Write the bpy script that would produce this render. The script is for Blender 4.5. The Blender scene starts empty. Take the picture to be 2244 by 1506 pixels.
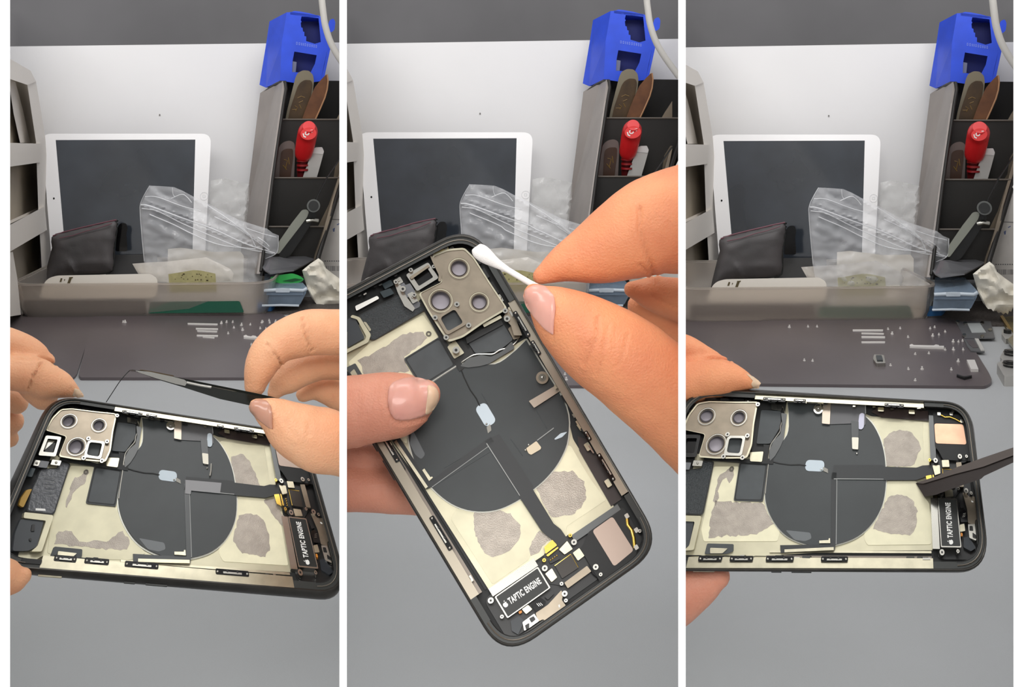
import bpy, bmesh, math, random
import numpy as np
from mathutils import Vector, Matrix, noise
from mathutils.geometry import tessellate_polygon, delaunay_2d_cdt
from mathutils.bvhtree import BVHTree
random.seed(7)
S = bpy.context.scene
COL = S.collection
# ---------------------------------------------------------------- camera, world, lights, exposure
F, CX, YH, H = 2400.0, 1122.0, 130.0, 0.32      # focal length in px, centre column, horizon row, eye height above bench
cam = bpy.data.cameras.new('camera'); cam_o = bpy.data.objects.new('camera', cam); COL.objects.link(cam_o)
cam.sensor_width = 36; cam.lens = 36 * F / 2244; cam.shift_y = -(753 - YH) / 2244
cam.clip_start = .02; cam.clip_end = 50
cam_o.location = (0, 0, H); cam_o.rotation_euler = (math.pi / 2, 0, 0)
S.camera = cam_o
S.view_settings.view_transform = 'Standard'; S.view_settings.look = 'None'
S.view_settings.gamma = 1; S.view_settings.use_curve_mapping = False
S.view_settings.exposure = 0.0
W = bpy.data.worlds.new('room_light'); S.world = W; W.use_nodes = True
_nt = W.node_tree; _bg = _nt.nodes['Background']        # the room: light ceiling, darker towards the floor
_tc = _nt.nodes.new('ShaderNodeTexCoord'); _sx = _nt.nodes.new('ShaderNodeSeparateXYZ'); _rp = _nt.nodes.new('ShaderNodeValToRGB')
_nt.links.new(_tc.outputs['Generated'], _sx.inputs[0]); _nt.links.new(_sx.outputs['Z'], _rp.inputs[0]); _nt.links.new(_rp.outputs[0], _bg.inputs[0])
_rp.color_ramp.elements[0].position = 0; _rp.color_ramp.elements[0].color = (.80, .80, .81, 1)
_rp.color_ramp.elements[1].position = 1; _rp.color_ramp.elements[1].color = (.92, .92, .93, 1)
_bg.inputs[1].default_value = .72
def area(name, loc, tgt, sx, sy, power, col=(1, 1, 1)):
    d = bpy.data.lights.new(name, 'AREA'); d.shape = 'RECTANGLE'; d.size = sx; d.size_y = sy; d.energy = power; d.color = col
    o = bpy.data.objects.new(name, d); COL.objects.link(o); o.location = loc
    o.rotation_euler = (Vector(tgt) - Vector(loc)).to_track_quat('-Z', 'Y').to_euler()
area('ceiling_lamp_over_bench', (0, .55, 1.75), (0, .8, 0), 2.3, .6, 24, (1, .99, .97))
area('added_front_lamp', (-.1, -1.35, 1.45), (0, 1.0, .1), 1.8, .7, 37, (1, .98, .95))  # added unseen lamp, brightens boards and partition edges from the front

# ---------------------------------------------------------------- materials
def lin(c):
    return tuple(((x / 255) / 12.92 if x / 255 <= .04045 else ((x / 255 + .055) / 1.055) ** 2.4) for x in c)
MATS = {}
def mat(name, rgb, rough=.5, metal=0, var=0, vscale=40, rgb2=None, bump=0, bscale=300, sss=0, trans=0, alpha=1, spec=.5, coat=0, ior=1.45, detail=3):
    if name in MATS: return MATS[name]
    m = bpy.data.materials.new(name); m.use_nodes = True; nt = m.node_tree; b = nt.nodes['Principled BSDF']
    b.inputs['Base Color'].default_value = (*lin(rgb), 1); b.inputs['Roughness'].default_value = rough
    b.inputs['Metallic'].default_value = metal; b.inputs['Specular IOR Level'].default_value = spec
    b.inputs['IOR'].default_value = ior; b.inputs['Transmission Weight'].default_value = trans
    b.inputs['Alpha'].default_value = alpha; b.inputs['Coat Weight'].default_value = coat
    if sss:
        b.inputs['Subsurface Weight'].default_value = sss; b.inputs['Subsurface Radius'].default_value = (1, .35, .2); b.inputs['Subsurface Scale'].default_value = .004
    tc = nt.nodes.new('ShaderNodeTexCoord')
    if var or rgb2:
        n = nt.nodes.new('ShaderNodeTexNoise'); n.inputs['Scale'].default_value = vscale; n.inputs['Detail'].default_value = detail
        r = nt.nodes.new('ShaderNodeValToRGB'); r.color_ramp.elements[0].position = .32; r.color_ramp.elements[1].position = .68
        c2 = rgb2 or tuple(min(255, x * (1 + var)) for x in rgb); c1 = rgb if rgb2 else tuple(x * (1 - var) for x in rgb)
        r.color_ramp.elements[0].color = (*lin(c1), 1); r.color_ramp.elements[1].color = (*lin(c2), 1)
        nt.links.new(tc.outputs['Object'], n.inputs['Vector']); nt.links.new(n.outputs['Fac'], r.inputs['Fac']); nt.links.new(r.outputs['Color'], b.inputs['Base Color'])
    if bump:
        n2 = nt.nodes.new('ShaderNodeTexNoise'); n2.inputs['Scale'].default_value = bscale; n2.inputs['Detail'].default_value = 3
        bp = nt.nodes.new('ShaderNodeBump'); bp.inputs['Strength'].default_value = bump; bp.inputs['Distance'].default_value = .001
        nt.links.new(tc.outputs['Object'], n2.inputs['Vector']); nt.links.new(n2.outputs['Fac'], bp.inputs['Height']); nt.links.new(bp.outputs['Normal'], b.inputs['Normal'])
    MATS[name] = m; return m
def film(name, rgb, fac, rough=.1):
    """clear plastic film: mostly see-through, with a glossy milky share"""
    if name in MATS: return MATS[name]
    m = bpy.data.materials.new(name); m.use_nodes = True; nt = m.node_tree; b = nt.nodes['Principled BSDF']; out = nt.nodes['Material Output']
    b.inputs['Base Color'].default_value = (*lin(rgb), 1); b.inputs['Roughness'].default_value = rough
    t = nt.nodes.new('ShaderNodeBsdfTransparent'); mx = nt.nodes.new('ShaderNodeMixShader')
    tc = nt.nodes.new('ShaderNodeTexCoord'); n = nt.nodes.new('ShaderNodeTexNoise'); n.inputs['Scale'].default_value = 25; n.inputs['Detail'].default_value = 4
    mr = nt.nodes.new('ShaderNodeMapRange'); mr.inputs[1].default_value = .3; mr.inputs[2].default_value = .7; mr.inputs[3].default_value = fac * .7; mr.inputs[4].default_value = fac * 1.3
    nt.links.new(tc.outputs['Object'], n.inputs['Vector']); nt.links.new(n.outputs['Fac'], mr.inputs[0]); nt.links.new(mr.outputs[0], mx.inputs[0])
    nt.links.new(t.outputs[0], mx.inputs[1]); nt.links.new(b.outputs[0], mx.inputs[2]); nt.links.new(mx.outputs[0], out.inputs[0])
    bp = nt.nodes.new('ShaderNodeBump'); bp.inputs['Strength'].default_value = .2; bp.inputs['Distance'].default_value = .001
    nt.links.new(n.outputs['Fac'], bp.inputs['Height']); nt.links.new(bp.outputs['Normal'], b.inputs['Normal'])
    MATS[name] = m; return m
WHITE = mat('white_laminate', (236, 236, 238), .45)
PART = mat('white_partition_acrylic', (250, 250, 250), .5)
BOARD = mat('white_board', (228, 227, 228), .5, var=.02, vscale=3)
DARKWALL = mat('charcoal_wall', (108, 107, 109), .8, var=.05, vscale=4)
DESK = mat('grey_bench_mat', (166, 168, 169), .55, rgb2=(177, 179, 181), vscale=3, bump=.12, bscale=900)
MATB = mat('dark_work_mat', (90, 82, 84), .34, var=.04, vscale=8, spec=.6)
SHELF = mat('cream_shelf_plastic', (226, 220, 212), .45)
SHELFIN = mat('beige_shelf_back', (176, 166, 150), .7, var=.06, vscale=10)
STEEL = mat('bright_steel', (184, 182, 174), .25, 1)
CHAMP = mat('champagne_metal', (190, 184, 162), .33, 1, var=.05, vscale=200)
CREAM = mat('cream_adhesive', (223, 218, 188), .55, var=.025, vscale=150)
BARE = mat('bare_grey_metal', (160, 152, 142), .45, .5, var=.05, vscale=300, bump=.2, bscale=2500)
PLATE = mat('midframe_plate', (190, 185, 160), .4, .55, var=.04, vscale=100)
BRACK = mat('camera_bracket_metal', (140, 130, 115), .36, .85, var=.05, vscale=150)
BLACK = mat('black_plastic', (26, 26, 26), .35)
BLACKM = mat('matt_black', (34, 35, 35), .6)
COIL = mat('charging_coil_sheet', (50, 54, 55), .42, var=.05, vscale=60)
FOAM = mat('dark_grey_foam_patch', (66, 70, 72), .5, var=.05, vscale=150)
TEXB = mat('pebbled_black_sheet', (64, 68, 70), .38, bump=1.0, bscale=1800)
FLEX = mat('dark_flex_ribbon', (46, 48, 49), .5)
STRAP = mat('grey_flex_strap', (62, 65, 66), .3)
RIM = mat('graphite_frame', (62, 60, 57), .35, .8, var=.06, vscale=200)
GASK = mat('dark_gasket', (46, 48, 46), .45)
GOLD = mat('gold_contact', (222, 186, 92), .25, 1)
COPPER = mat('rose_copper_pad', (205, 165, 138), .35, .85, var=.08, vscale=90)
CHIP = mat('dark_brown_chip', (48, 42, 36), .3)
WLAB = mat('white_print', (232, 232, 228), .6)
BLUEOV = mat('pale_blue_sticker', (186, 198, 206), .6)
ORANGE = mat('amber_contact', (214, 136, 50), .4)
AMBER = mat('ochre_tape', (178, 140, 62), .5)
LENSG = mat('pale_lens_cover', (176, 170, 178), .25)
BLUE = mat('blue_plastic', (42, 78, 212), .4, var=.05, vscale=30)
BLUED = mat('blue_plastic_inside', (22, 36, 120), .5)
CABLE = mat('light_grey_cable', (190, 187, 182), .5)
ORGB = mat('black_organiser_plastic', (25, 22, 19), .5, var=.08, vscale=20)
ORGG = mat('smoky_grey_side_panel', (140, 132, 127), .35, var=.06, vscale=15)
ORGI = mat('brown_grey_inner_side', (120, 108, 92), .5, var=.08, vscale=20)
WOODD = mat('dark_brown_wood', (56, 40, 22), .4, rgb2=(76, 56, 30), vscale=60)
WOODM = mat('warm_brown_wood', (112, 72, 42), .4, rgb2=(84, 50, 28), vscale=50)
GREYE = mat('pale_grey_edge', (118, 110, 92), .5)
RED = mat('red_plastic', (214, 34, 38), .35)
REDL = mat('light_red_cap', (232, 66, 66), .4)
MAROON = mat('maroon_shaft', (96, 16, 20), .5)
SPAT = mat('off_white_plastic', (188, 186, 182), .45)
GREYT = mat('grey_tool_coating', (138, 140, 130), .4)
LEATH = mat('black_leather', (74, 72, 73), .5, rgb2=(86, 82, 83), vscale=20, bump=.25, bscale=1500)
PINK = mat('dusky_pink_stitching', (112, 72, 82), .6)
IVORY = mat('ivory_plastic', (240, 234, 224), .4)
PAPER = mat('cream_paper', (238, 230, 216), .7, var=.02)
PAPERW = mat('white_card', (248, 243, 238), .6, var=.02)
LABEL = mat('olive_printed_label', (172, 164, 118), .6, var=.06, vscale=120)
SPECK = mat('dark_print', (96, 84, 58), .7)
PRINTG = mat('grey_print', (150, 146, 146), .7)
BAG = film('clear_zip_bag_film', (236, 237, 240), .24)
BAGE = film('zip_bag_crease', (246, 247, 250), .42)
BAG2 = film('clear_bag_film', (225, 225, 224), .30)
FROST = mat('frosted_tray_plastic', (224, 216, 208), .5, trans=.84, ior=1.14)
BLUEBOX = film('bluish_clear_box', (140, 158, 178), .6, .2)
BLUEEDGE = film('box_lip', (205, 215, 225), .75, .2)
GREEN = mat('green_plastic', (58, 178, 84), .35)
GREEND = mat('dark_green_board', (30, 88, 68), .5)
BLUECH = mat('blue_piece', (52, 110, 170), .5)
SILV = mat('silver_grey_sheet', (128, 128, 132), .25, .5)
CLOTH = mat('cream_cloth', (232, 226, 212), .85, var=.02, bump=.3, bscale=600)
RUBBER = mat('dotted_rubber_mat', (70, 64, 62), .7, rgb2=(96, 90, 86), vscale=350)
TABW = mat('tablet_white', (238, 237, 238), .25)
TABS = mat('tablet_screen', (34, 38, 44), .07, rgb2=(50, 56, 64), vscale=10, spec=1.0)
TABE = mat('tablet_edge_metal', (180, 180, 182), .3, .9)
COTTON = mat('white_cotton', (246, 244, 240), .9, bump=.3, bscale=2500)
BLADE = mat('dark_blade', (62, 56, 54), .34, .5)
SOCKET = mat('black_gloss', (14, 14, 15), .15)
TWB = mat('black_tweezer_coating', (30, 32, 28), .22)
BOARDG = mat('gold_green_board', (120, 106, 66), .5, rgb2=(72, 66, 44), vscale=400)
NAIL = mat('finger_nail', (224, 166, 150), .34, rgb2=(212, 150, 136), vscale=60, sss=.2, coat=.2)
NAILT = mat('nail_tip', (224, 190, 160), .35, sss=.2)
NAILG = mat('greyish_nail', (190, 140, 118), .3, sss=.2, coat=.2)
def skin(name, a, b): return mat(name, a, .5, rgb2=b, vscale=55, sss=.2, bump=.38, bscale=1200, detail=6)
SK1 = skin('skin_warm', (235, 180, 140), (224, 160, 120))
SK2 = skin('skin_orange', (218, 138, 98), (230, 156, 110))
SK3 = skin('skin_pink', (226, 160, 134), (212, 142, 116))

# ---------------------------------------------------------------- bays: three sections of one bench, fanned around the viewer
class Bay: pass
BAYS = []
for k, (xa, xb, nm) in enumerate([(9, 752, 'left section'), (752, 1494.5, 'middle section'), (1494.5, 2234, 'right section')]):
    B = Bay(); B.i = k; B.xa = xa; B.xb = xb; B.nm = nm
    xm = (xa + xb) / 2; a = math.atan2(xm - CX, F); B.yaw = a
    B.v = Vector((math.sin(a), math.cos(a), 0)); B.u = Vector((math.cos(a), -math.sin(a), 0))
    # inward normals of the vertical cutting planes at the two partitions
    da = Vector(((xa - CX) / F, 1, 0)).normalized(); db = Vector(((xb - CX) / F, 1, 0)).normalized()
    B.na = Vector((da.y, -da.x, 0)); B.nb = Vector((-db.y, db.x, 0))
    BAYS.append(B)
C0 = Vector((0, 0, H))
def ray(x, y): return Vector(((x - CX) / F, 1, -(y - YH) / F))
def at(B, x, y, v):
    d = ray(x, y); return C0 + d * (v / d.dot(B.v))
def desk(x, y, z=0.0):
    d = ray(x, y); return C0 + d * ((z - H) / d.z)
def onpl(x, y, p0, n, h=0.0):
    d = ray(x, y); return C0 + d * ((p0 + n * h - C0).dot(n) / d.dot(n))
# ---------------------------------------------------------------- object helpers
def link(name, bm, m, B=None, parent=None, smooth=False, kind=None, label=None):
    if B is not None and len(bm.verts):
        for n in (B.na, B.nb):
            if len(bm.verts) and min((v.co - C0).dot(n) for v in bm.verts) < -1e-6:
                r = bmesh.ops.bisect_plane(bm, geom=bm.verts[:] + bm.edges[:] + bm.faces[:], plane_co=C0, plane_no=n, clear_inner=True, dist=1e-7)
                ed = [e for e in r['geom_cut'] if isinstance(e, bmesh.types.BMEdge)]
                if ed: bmesh.ops.holes_fill(bm, edges=ed, sides=0)
    if not len(bm.faces): bm.free(); return None
    bmesh.ops.recalc_face_normals(bm, faces=bm.faces[:])
    off = Vector(parent.matrix_basis.translation) if parent is not None else Vector((0, 0, 0))
    q = parent
    while q is not None and q.parent is not None:
        q = q.parent; off = off + Vector(q.matrix_basis.translation)
    if parent is None:
        zs = min(v.co.z for v in bm.verts); c = sum((v.co for v in bm.verts), Vector()) / len(bm.verts); loc = Vector((c.x, c.y, zs))
    else: loc = Vector((0, 0, 0))
    bmesh.ops.translate(bm, vec=-(off + loc), verts=bm.verts[:])
    me = bpy.data.meshes.new(name); bm.to_mesh(me); bm.free()
    if smooth:
        for p in me.polygons: p.use_smooth = True
        try: me.set_sharp_from_angle(angle=math.radians(50))
        except Exception: pass
    me.materials.append(m)
    o = bpy.data.objects.new(name, me); COL.objects.link(o); o.location = loc
    if parent is not None: o.parent = parent
    if kind: o['kind'] = kind
    if label: o['label'] = label
    return o
def thing(name, label, cat, loc, group=None):
    o = bpy.data.objects.new(name, None); COL.objects.link(o); o.location = loc; o.empty_display_size = .01
    o['label'] = label; o['category'] = cat
    if group: o['group'] = group
    return o
def tag(o, label, cat, group=None):
    if o is None: return
    o['label'] = label; o['category'] = cat
    if group: o['group'] = group
    return o
def prism(P, outer, h0, h1, holes=(), bm=None, inset=0):
    """solid plate: outline (and holes) traced through P(x, y, h) from h0 to h1"""
    bm = bm or bmesh.new(); loops = [outer] + list(holes)
    cx = sum(p[0] for p in outer) / len(outer); cy = sum(p[1] for p in outer) / len(outer)
    tops, bots = [], []
    for li, L in enumerate(loops):
        bots.append([bm.verts.new(P(x, y, h0)) for x, y in L])
        if inset and li == 0: tops.append([bm.verts.new(P(cx + (x - cx) * (1 - inset), cy + (y - cy) * (1 - inset), h1)) for x, y in L])
        else: tops.append([bm.verts.new(P(x, y, h1)) for x, y in L])
    flat = [[Vector((x, y, 0)) for x, y in L] for L in loops]
    tri = tessellate_polygon(flat); T = [v for l in tops for v in l]; Bt = [v for l in bots for v in l]
    for t in tri:
        for arr in (T, Bt):
            try: bm.faces.new([arr[i] for i in t])
            except ValueError: pass
    for a, b in zip(tops, bots):
        n = len(a)
        for i in range(n):
            try: bm.faces.new((a[i], a[(i + 1) % n], b[(i + 1) % n], b[i]))
            except ValueError: pass
    return bm
def rnd(poly, r, n=4):
    """round the corners of a polygon"""
    out = []; N = len(poly)
    for i in range(N):
        p0, p1, p2 = Vector(poly[i - 1]), Vector(poly[i]), Vector(poly[(i + 1) % N])
        a = p0 - p1; b = p2 - p1; la, lb = a.length, b.length; rr = min(r, la * .45, lb * .45)
        s = p1 + a * (rr / la); e = p1 + b * (rr / lb)
        for k in range(n + 1):
            t = k / n; q = s * (1 - t) ** 2 + p1 * 2 * t * (1 - t) + e * t * t; out.append((q.x, q.y))
    return out
def circ(cx, cy, rx, ry=None, n=24, rot=0):
    ry = ry or rx; o = []
    for k in range(n):
        a = 2 * math.pi * k / n; x, y = rx * math.cos(a), ry * math.sin(a)
        o.append((cx + x * math.cos(rot) - y * math.sin(rot), cy + x * math.sin(rot) + y * math.cos(rot)))
    return o
def catmull(pts, n=6):
    """pts: list of tuples of any length -> densely interpolated list"""
    P = [np.array(p, float) for p in pts]
    if len(P) < 3: return [tuple(P[0] * (1 - t / n) + P[1] * t / n) for t in range(n + 1)]
    P = [2 * P[0] - P[1]] + P + [2 * P[-1] - P[-2]]; out = []
    for i in range(1, len(P) - 2):
        p0, p1, p2, p3 = P[i - 1:i + 3]
        for k in range(n):
            t = k / n; out.append(tuple(.5 * ((2 * p1) + (-p0 + p2) * t + (2 * p0 - 5 * p1 + 4 * p2 - p3) * t * t + (-p0 + 3 * p1 - 3 * p2 + p3) * t ** 3)))
    out.append(tuple(P[-2])); return out
def tube(pts, rad, bm=None, n=12, caps=True, flat=1.0, flatdir=None):
    """closed tube through world points"""
    bm = bm or bmesh.new(); pts = [Vector(p) for p in pts]; N = len(pts)
    if not hasattr(rad, '__len__'): rad = [rad] * N
    t0 = (pts[1] - pts[0]).normalized(); up = Vector(flatdir) if flatdir is not None else (Vector((0, 0, 1)) if abs(t0.z) < .9 else Vector((1, 0, 0)))
    rings = []; up = (up - t0 * up.dot(t0)).normalized()
    for i, p in enumerate(pts):
        t = (pts[min(i + 1, N - 1)] - pts[max(i - 1, 0)]).normalized(); up = (up - t * up.dot(t)).normalized(); s = t.cross(up)
        rings.append([bm.verts.new(p + (s * math.cos(a) + up * math.sin(a) * flat) * rad[i]) for a in [2 * math.pi * k / n for k in range(n)]])
    for a, b in zip(rings, rings[1:]):
        for k in range(n): bm.faces.new((a[k], a[(k + 1) % n], b[(k + 1) % n], b[k]))
    if caps:
        bm.faces.new(rings[0][::-1]); bm.faces.new(rings[-1])
    return bm
def ball(c, r, bm=None, sub=2, sc=None):
    bm = bm or bmesh.new(); M = Matrix.Translation(c) @ Matrix.Diagonal((*(sc or (1, 1, 1)), 1))
    bmesh.ops.create_icosphere(bm, subdivisions=sub, radius=r, matrix=M); return bm
def slab(pts, th, n=None, bm=None):
    """plate from world points, thickness th along -n"""
    bm = bm or bmesh.new(); pts = [Vector(p) for p in pts]
    if n is None: n = (pts[1] - pts[0]).cross(pts[2] - pts[0]).normalized()
    a = [bm.verts.new(p) for p in pts]; b = [bm.verts.new(p - n * th) for p in pts]
    bm.faces.new(a); bm.faces.new(b[::-1]); N = len(pts)
    for i in range(N): bm.faces.new((a[i], b[i], b[(i + 1) % N], a[(i + 1) % N]))
    return bm
def box(lo, hi, bm=None, axes=None, o=None):
    bm = bm or bmesh.new(); ax = axes or (Vector((1, 0, 0)), Vector((0, 1, 0)), Vector((0, 0, 1))); o = o or Vector((0, 0, 0))
    vs = [bm.verts.new(o + ax[0] * x + ax[1] * y + ax[2] * z) for x in (lo[0], hi[0]) for y in (lo[1], hi[1]) for z in (lo[2], hi[2])]
    for f in ((0, 1, 3, 2), (4, 6, 7, 5), (0, 4, 5, 1), (2, 3, 7, 6), (0, 2, 6, 4), (1, 5, 7, 3)): bm.faces.new([vs[i] for i in f])
    return bm
def inside(p, poly):
    x, y = p; c = False; j = len(poly) - 1
    for i in range(len(poly)):
        xi, yi = poly[i]; xj, yj = poly[j]
        if (yi > y) != (yj > y) and x < (xj - xi) * (y - yi) / (yj - yi) + xi: c = not c
        j = i
    return c
def dseg(p, a, b):
    ax, ay = a; bx, by = b; dx, dy = bx - ax, by - ay; L = dx * dx + dy * dy
    t = 0 if L == 0 else max(0, min(1, ((p[0] - ax) * dx + (p[1] - ay) * dy) / L)); return math.hypot(p[0] - ax - t * dx, p[1] - ay - t * dy)
def pillow(P, poly, step, T, R, h0=0, wr=0, wf=.05, back=1.0, ridge=(), seed=0):
    """soft, puffy solid from a traced outline: thickness T in the middle, falling to ~0 at the edge over R"""
    dens = []
    N = len(poly)
    for i in range(N):
        a, b = Vector(poly[i]), Vector(poly[(i + 1) % N]); k = max(1, int((b - a).length / step))
        for j in range(k): q = a.lerp(b, j / k); dens.append((q.x, q.y))
    nb = len(dens); xs = [p[0] for p in dens]; ys = [p[1] for p in dens]; pts = list(dens)
    y = min(ys) + step / 2; row = 0
    while y < max(ys):
        x = min(xs) + step / 2 + (row % 2) * step / 2
        while x < max(xs):
            if inside((x, y), dens) and min(dseg((x, y), dens[i], dens[(i + 1) % nb]) for i in range(nb)) > step * .45: pts.append((x, y))
            x += step
        y += step; row += 1
    r = delaunay_2d_cdt([Vector(p) for p in pts], [(i, (i + 1) % nb) for i in range(nb)], [], 1, 1e-5)
    vs, fs = r[0], r[2]; bm = bmesh.new(); A, Bk = [], []
    for v in vs:
        p = (v.x, v.y); d = min(dseg(p, dens[i], dens[(i + 1) % nb]) for i in range(nb)); t = min(1, d / R); th = T * math.sqrt(max(0, 1 - (1 - t) ** 2)) + 2e-4
        w = wr * noise.noise(Vector((v.x * wf + seed, v.y * wf * 1.7, seed))) + wr * .5 * noise.noise(Vector((v.x * wf * 2.3, v.y * wf * 3.1 + seed, 3)))
        for (a, b, amp, sig) in ridge:
            w += amp * math.exp(-(dseg(p, a, b) / sig) ** 2)
        A.append(bm.verts.new(P(v.x, v.y, h0 + th + w))); Bk.append(bm.verts.new(P(v.x, v.y, h0 - th * back + w)))
    edge = {}
    for f in fs:
        bm.faces.new([A[i] for i in f]); bm.faces.new([Bk[i] for i in reversed(f)])
        for i in range(len(f)):
            e = (f[i], f[(i + 1) % len(f)]); edge[e] = 1
    for (a, b) in edge:
        if (b, a) not in edge:
            try: bm.faces.new((A[b], A[a], Bk[a], Bk[b]))
            except ValueError: pass
    return bm
def text_poly(txt, size, bold=0.0):
    """outline text as triangles in its own plane: (verts, tris), x right, y up"""
    c = bpy.data.curves.new('lettering', 'FONT'); c.body = txt; c.size = size; c.offset = bold; c.space_character = 1.12
    o = bpy.data.objects.new('lettering', c); COL.objects.link(o)
    me = o.to_mesh(); vs = [v.co.copy() for v in me.vertices]; fs = [list(p.vertices) for p in me.polygons]
    o.to_mesh_clear(); bpy.data.objects.remove(o); bpy.data.curves.remove(c); return vs, fs
# ---------------------------------------------------------------- setting
VB = 1.74      # distance of the white back boards
bm = bmesh.new(); box((-1.9, .28, -.03), (1.9, 2.6, 0), bm); link('bench_top', bm, DESK, kind='structure')
for B, side in zip(BAYS, ('left', 'middle', 'right')):
    A1, A2 = at(B, B.xa - 8, YH, 2.15), at(B, B.xb + 8, YH, 2.15)
    w = [Vector((A1.x, A1.y, 0)), Vector((A2.x, A2.y, 0)), Vector((A2.x, A2.y, .9)), Vector((A1.x, A1.y, .9))]
    link('wall_back_' + side, slab(w, .02, -B.v), DARKWALL, kind='structure')
# white partitions between the sections, one behind the other edge-on to the viewer
for side, px in zip(('outer_left', 'inner_left', 'inner_right', 'outer_right'), (10, 752, 1494.5, 2233)):
    d = Vector(((px - CX) / F, 1, 0)).normalized(); s = Vector((d.y, -d.x, 0)); wpx = 16 if 700 < px < 1500 else 20
    th = wpx / F * .335 * .5
    bm = box((.335, -th, 0), (2.12, th, .42), axes=(d, s, Vector((0, 0, 1))))
    link('wall_' + side, bm, PART, kind='structure')

WHERE = ['in the left section', 'in the middle section', 'in the right section']
def mp(B, x, y):
    """a spot traced in the left section -> the same spot in section B"""
    if B.i == 0: return (x, y)
    if B.i == 1: return (785 + 1.027 * (x - 90), y - (3 if y < 500 else 0))
    return (1553 + 1.012 * (x - 90), y + (.02 * (y - 300) + 2 if y > 300 else 0) + (0 if y > 300 else 2))
def vplane(B, v): return lambda x, y, h=0: at(B, *mp(B, x, y), v - h)
def yplane(B, y_): return lambda x, y, h=0: C0 + ray(*mp(B, x, y)) * (y_ - h)
def tilt(B, x0, y0, v0, n):
    p0 = at(B, *mp(B, x0, y0), v0); return lambda x, y, h=0: onpl(*mp(B, x, y), p0, n, h)
def dk(B, z=0.0): return lambda x, y, h=0: desk(*mp(B, x, y), z) + Vector((0, 0, h))

def back_board(B):
    yl, yr = [(102, 93), (96, 85), (104, 92)][B.i]
    a, b = at(B, B.xa, yl, VB), at(B, B.xb, yr, VB)
    pts = [Vector((a.x, a.y, 0)), Vector((b.x, b.y, 0)), b, a]
    o = link('back_board', slab(pts, .012, -B.v), BOARD, B)
    tag(o, 'white laminate back board standing against the dark wall ' + WHERE[B.i], 'board')
    V = vplane(B, VB - .0002)
    for (x, y, r) in ((350, 252, 1.8), (302, 223, 1.2), (470, 176, .9)):
        pass
    m = prism(V, circ(350, 252, 1.6, 2.2, 8), 0, .0008); o2 = link('screw_hole', m, mat('hole_grey', (120, 116, 114), .7), B)
    if o2: o2.parent = o; o2.location = o2.location - o.location

def side_rack(B):
    """white drawer rack whose front runs from the back board towards the viewer"""
    g = desk(*mp(B, 60, 640)); t = thing('side_rack', 'off-white plastic rack with open tiers at the left end ' + WHERE[B.i], 'rack', (g.x, g.y, 0))
    A = at(B, *mp(B, 104, YH), 1.66); Z = at(B, *mp(B, 10, YH), 1.36)
    d = (Z - A); d.z = 0; n = Vector((0, 0, 1)).cross(d).normalized()
    if n.dot(B.v) > 0: n = -n
    def P(x, y, h=0): return onpl(*mp(B, x, y), A, n, h)
    x0 = -20
    post = [(67, 155), (79, 179), (91, 315), (88, 356), (98, 452), (103, 504), (118, 690), (45, 690), (28, 555), (84, 515), (80, 462), (72, 372), (64, 313), (60, 186), (55, 176)]
    link('front_post', prism(P, [(60, 152), (79, 178), (99, 300), (108, 420), (116, 560), (124, 690), (96, 690), (90, 560), (84, 460), (79, 312), (60, 186), (52, 178)], -.012, 0), SHELF, B, t)
    link('top_rail', prism(P, [(x0, 106), (18, 127), (67, 155), (79, 179), (60, 186), (18, 172), (x0, 160)], -.012, .003), SHELF, B, t)
    link('middle_rail', prism(P, [(x0, 312), (18, 313), (91, 315), (88, 356), (18, 366), (x0, 372)], -.014, .004), SHELF, B, t)
    link('lower_rail', prism(P, [(x0, 515), (18, 495), (98, 452), (103, 504), (18, 554), (x0, 575)], -.014, .004), SHELF, B, t)
    link('foot_panel', prism(P, [(x0, 575), (18, 554), (28, 552), (38, 610), (46, 690), (x0, 700)], -.012, .002), SHELF, B, t)
    link('rear_post', prism(P, [(18, 172), (34, 180), (50, 240), (66, 313), (44, 313), (30, 250)], -.022, -.014), SHELF, B, t)
    link('rear_panel', prism(lambda x, y, h=0: P(x, y, h - .022), [(x0, 130), (60, 160), (92, 300), (112, 520), (118, 660), (x0, 660)], -.008, 0), SHELFIN, B, t)
    for yy in ((313, 366), (495, 530)):
        link('shelf', prism(P, [(x0, yy[0] + 8), (88, yy[0] + (3 if yy[0] == 313 else -42)), (88, yy[0] + (7 if yy[0] == 313 else -36)), (x0, yy[0] + 16)], -.022, -.014), SHELF, B, t)

def tablet(B):
    n = (-B.v * math.cos(.16) + Vector((0, 0, math.sin(.16)))).normalized()
    P = tilt(B, 270, 600, 1.625, n); g = P(270, 600)
    t = thing('tablet', 'white tablet with dark screen leaning on the back board ' + WHERE[B.i], 'tablet', (g.x, g.y, 0))
    out = rnd([(91, 293), (463, 293), (447, 604), (116, 604)], 22, 6); scr = [(122, 307), (428, 306), (421, 585), (146, 585)]
    link('back_shell', prism(P, out, -.008, -.001), TABE, B, t)
    link('front_bezel', prism(P, out, -.001, 0, [scr]), TABW, B, t)
    link('screen', prism(P, scr, -.0015, -.0002), TABS, B, t)
    link('camera_dot', prism(P, circ(118, 435, 2, 2.4, 10), 0, .0004), SOCKET, B, t)
    link('home_button', prism(P, circ(447, 430, 9, 9, 24), 0, .0004, [circ(447, 430, 8, 8, 24)]), TABE, B, t)
    link('button_mark', prism(P, rnd([(444, 427), (450, 427), (450, 433), (444, 433)], 1.5), 0, .0003, [rnd([(445, 428), (449, 428), (449, 432), (445, 432)], 1)]), TABE, B, t)

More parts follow.
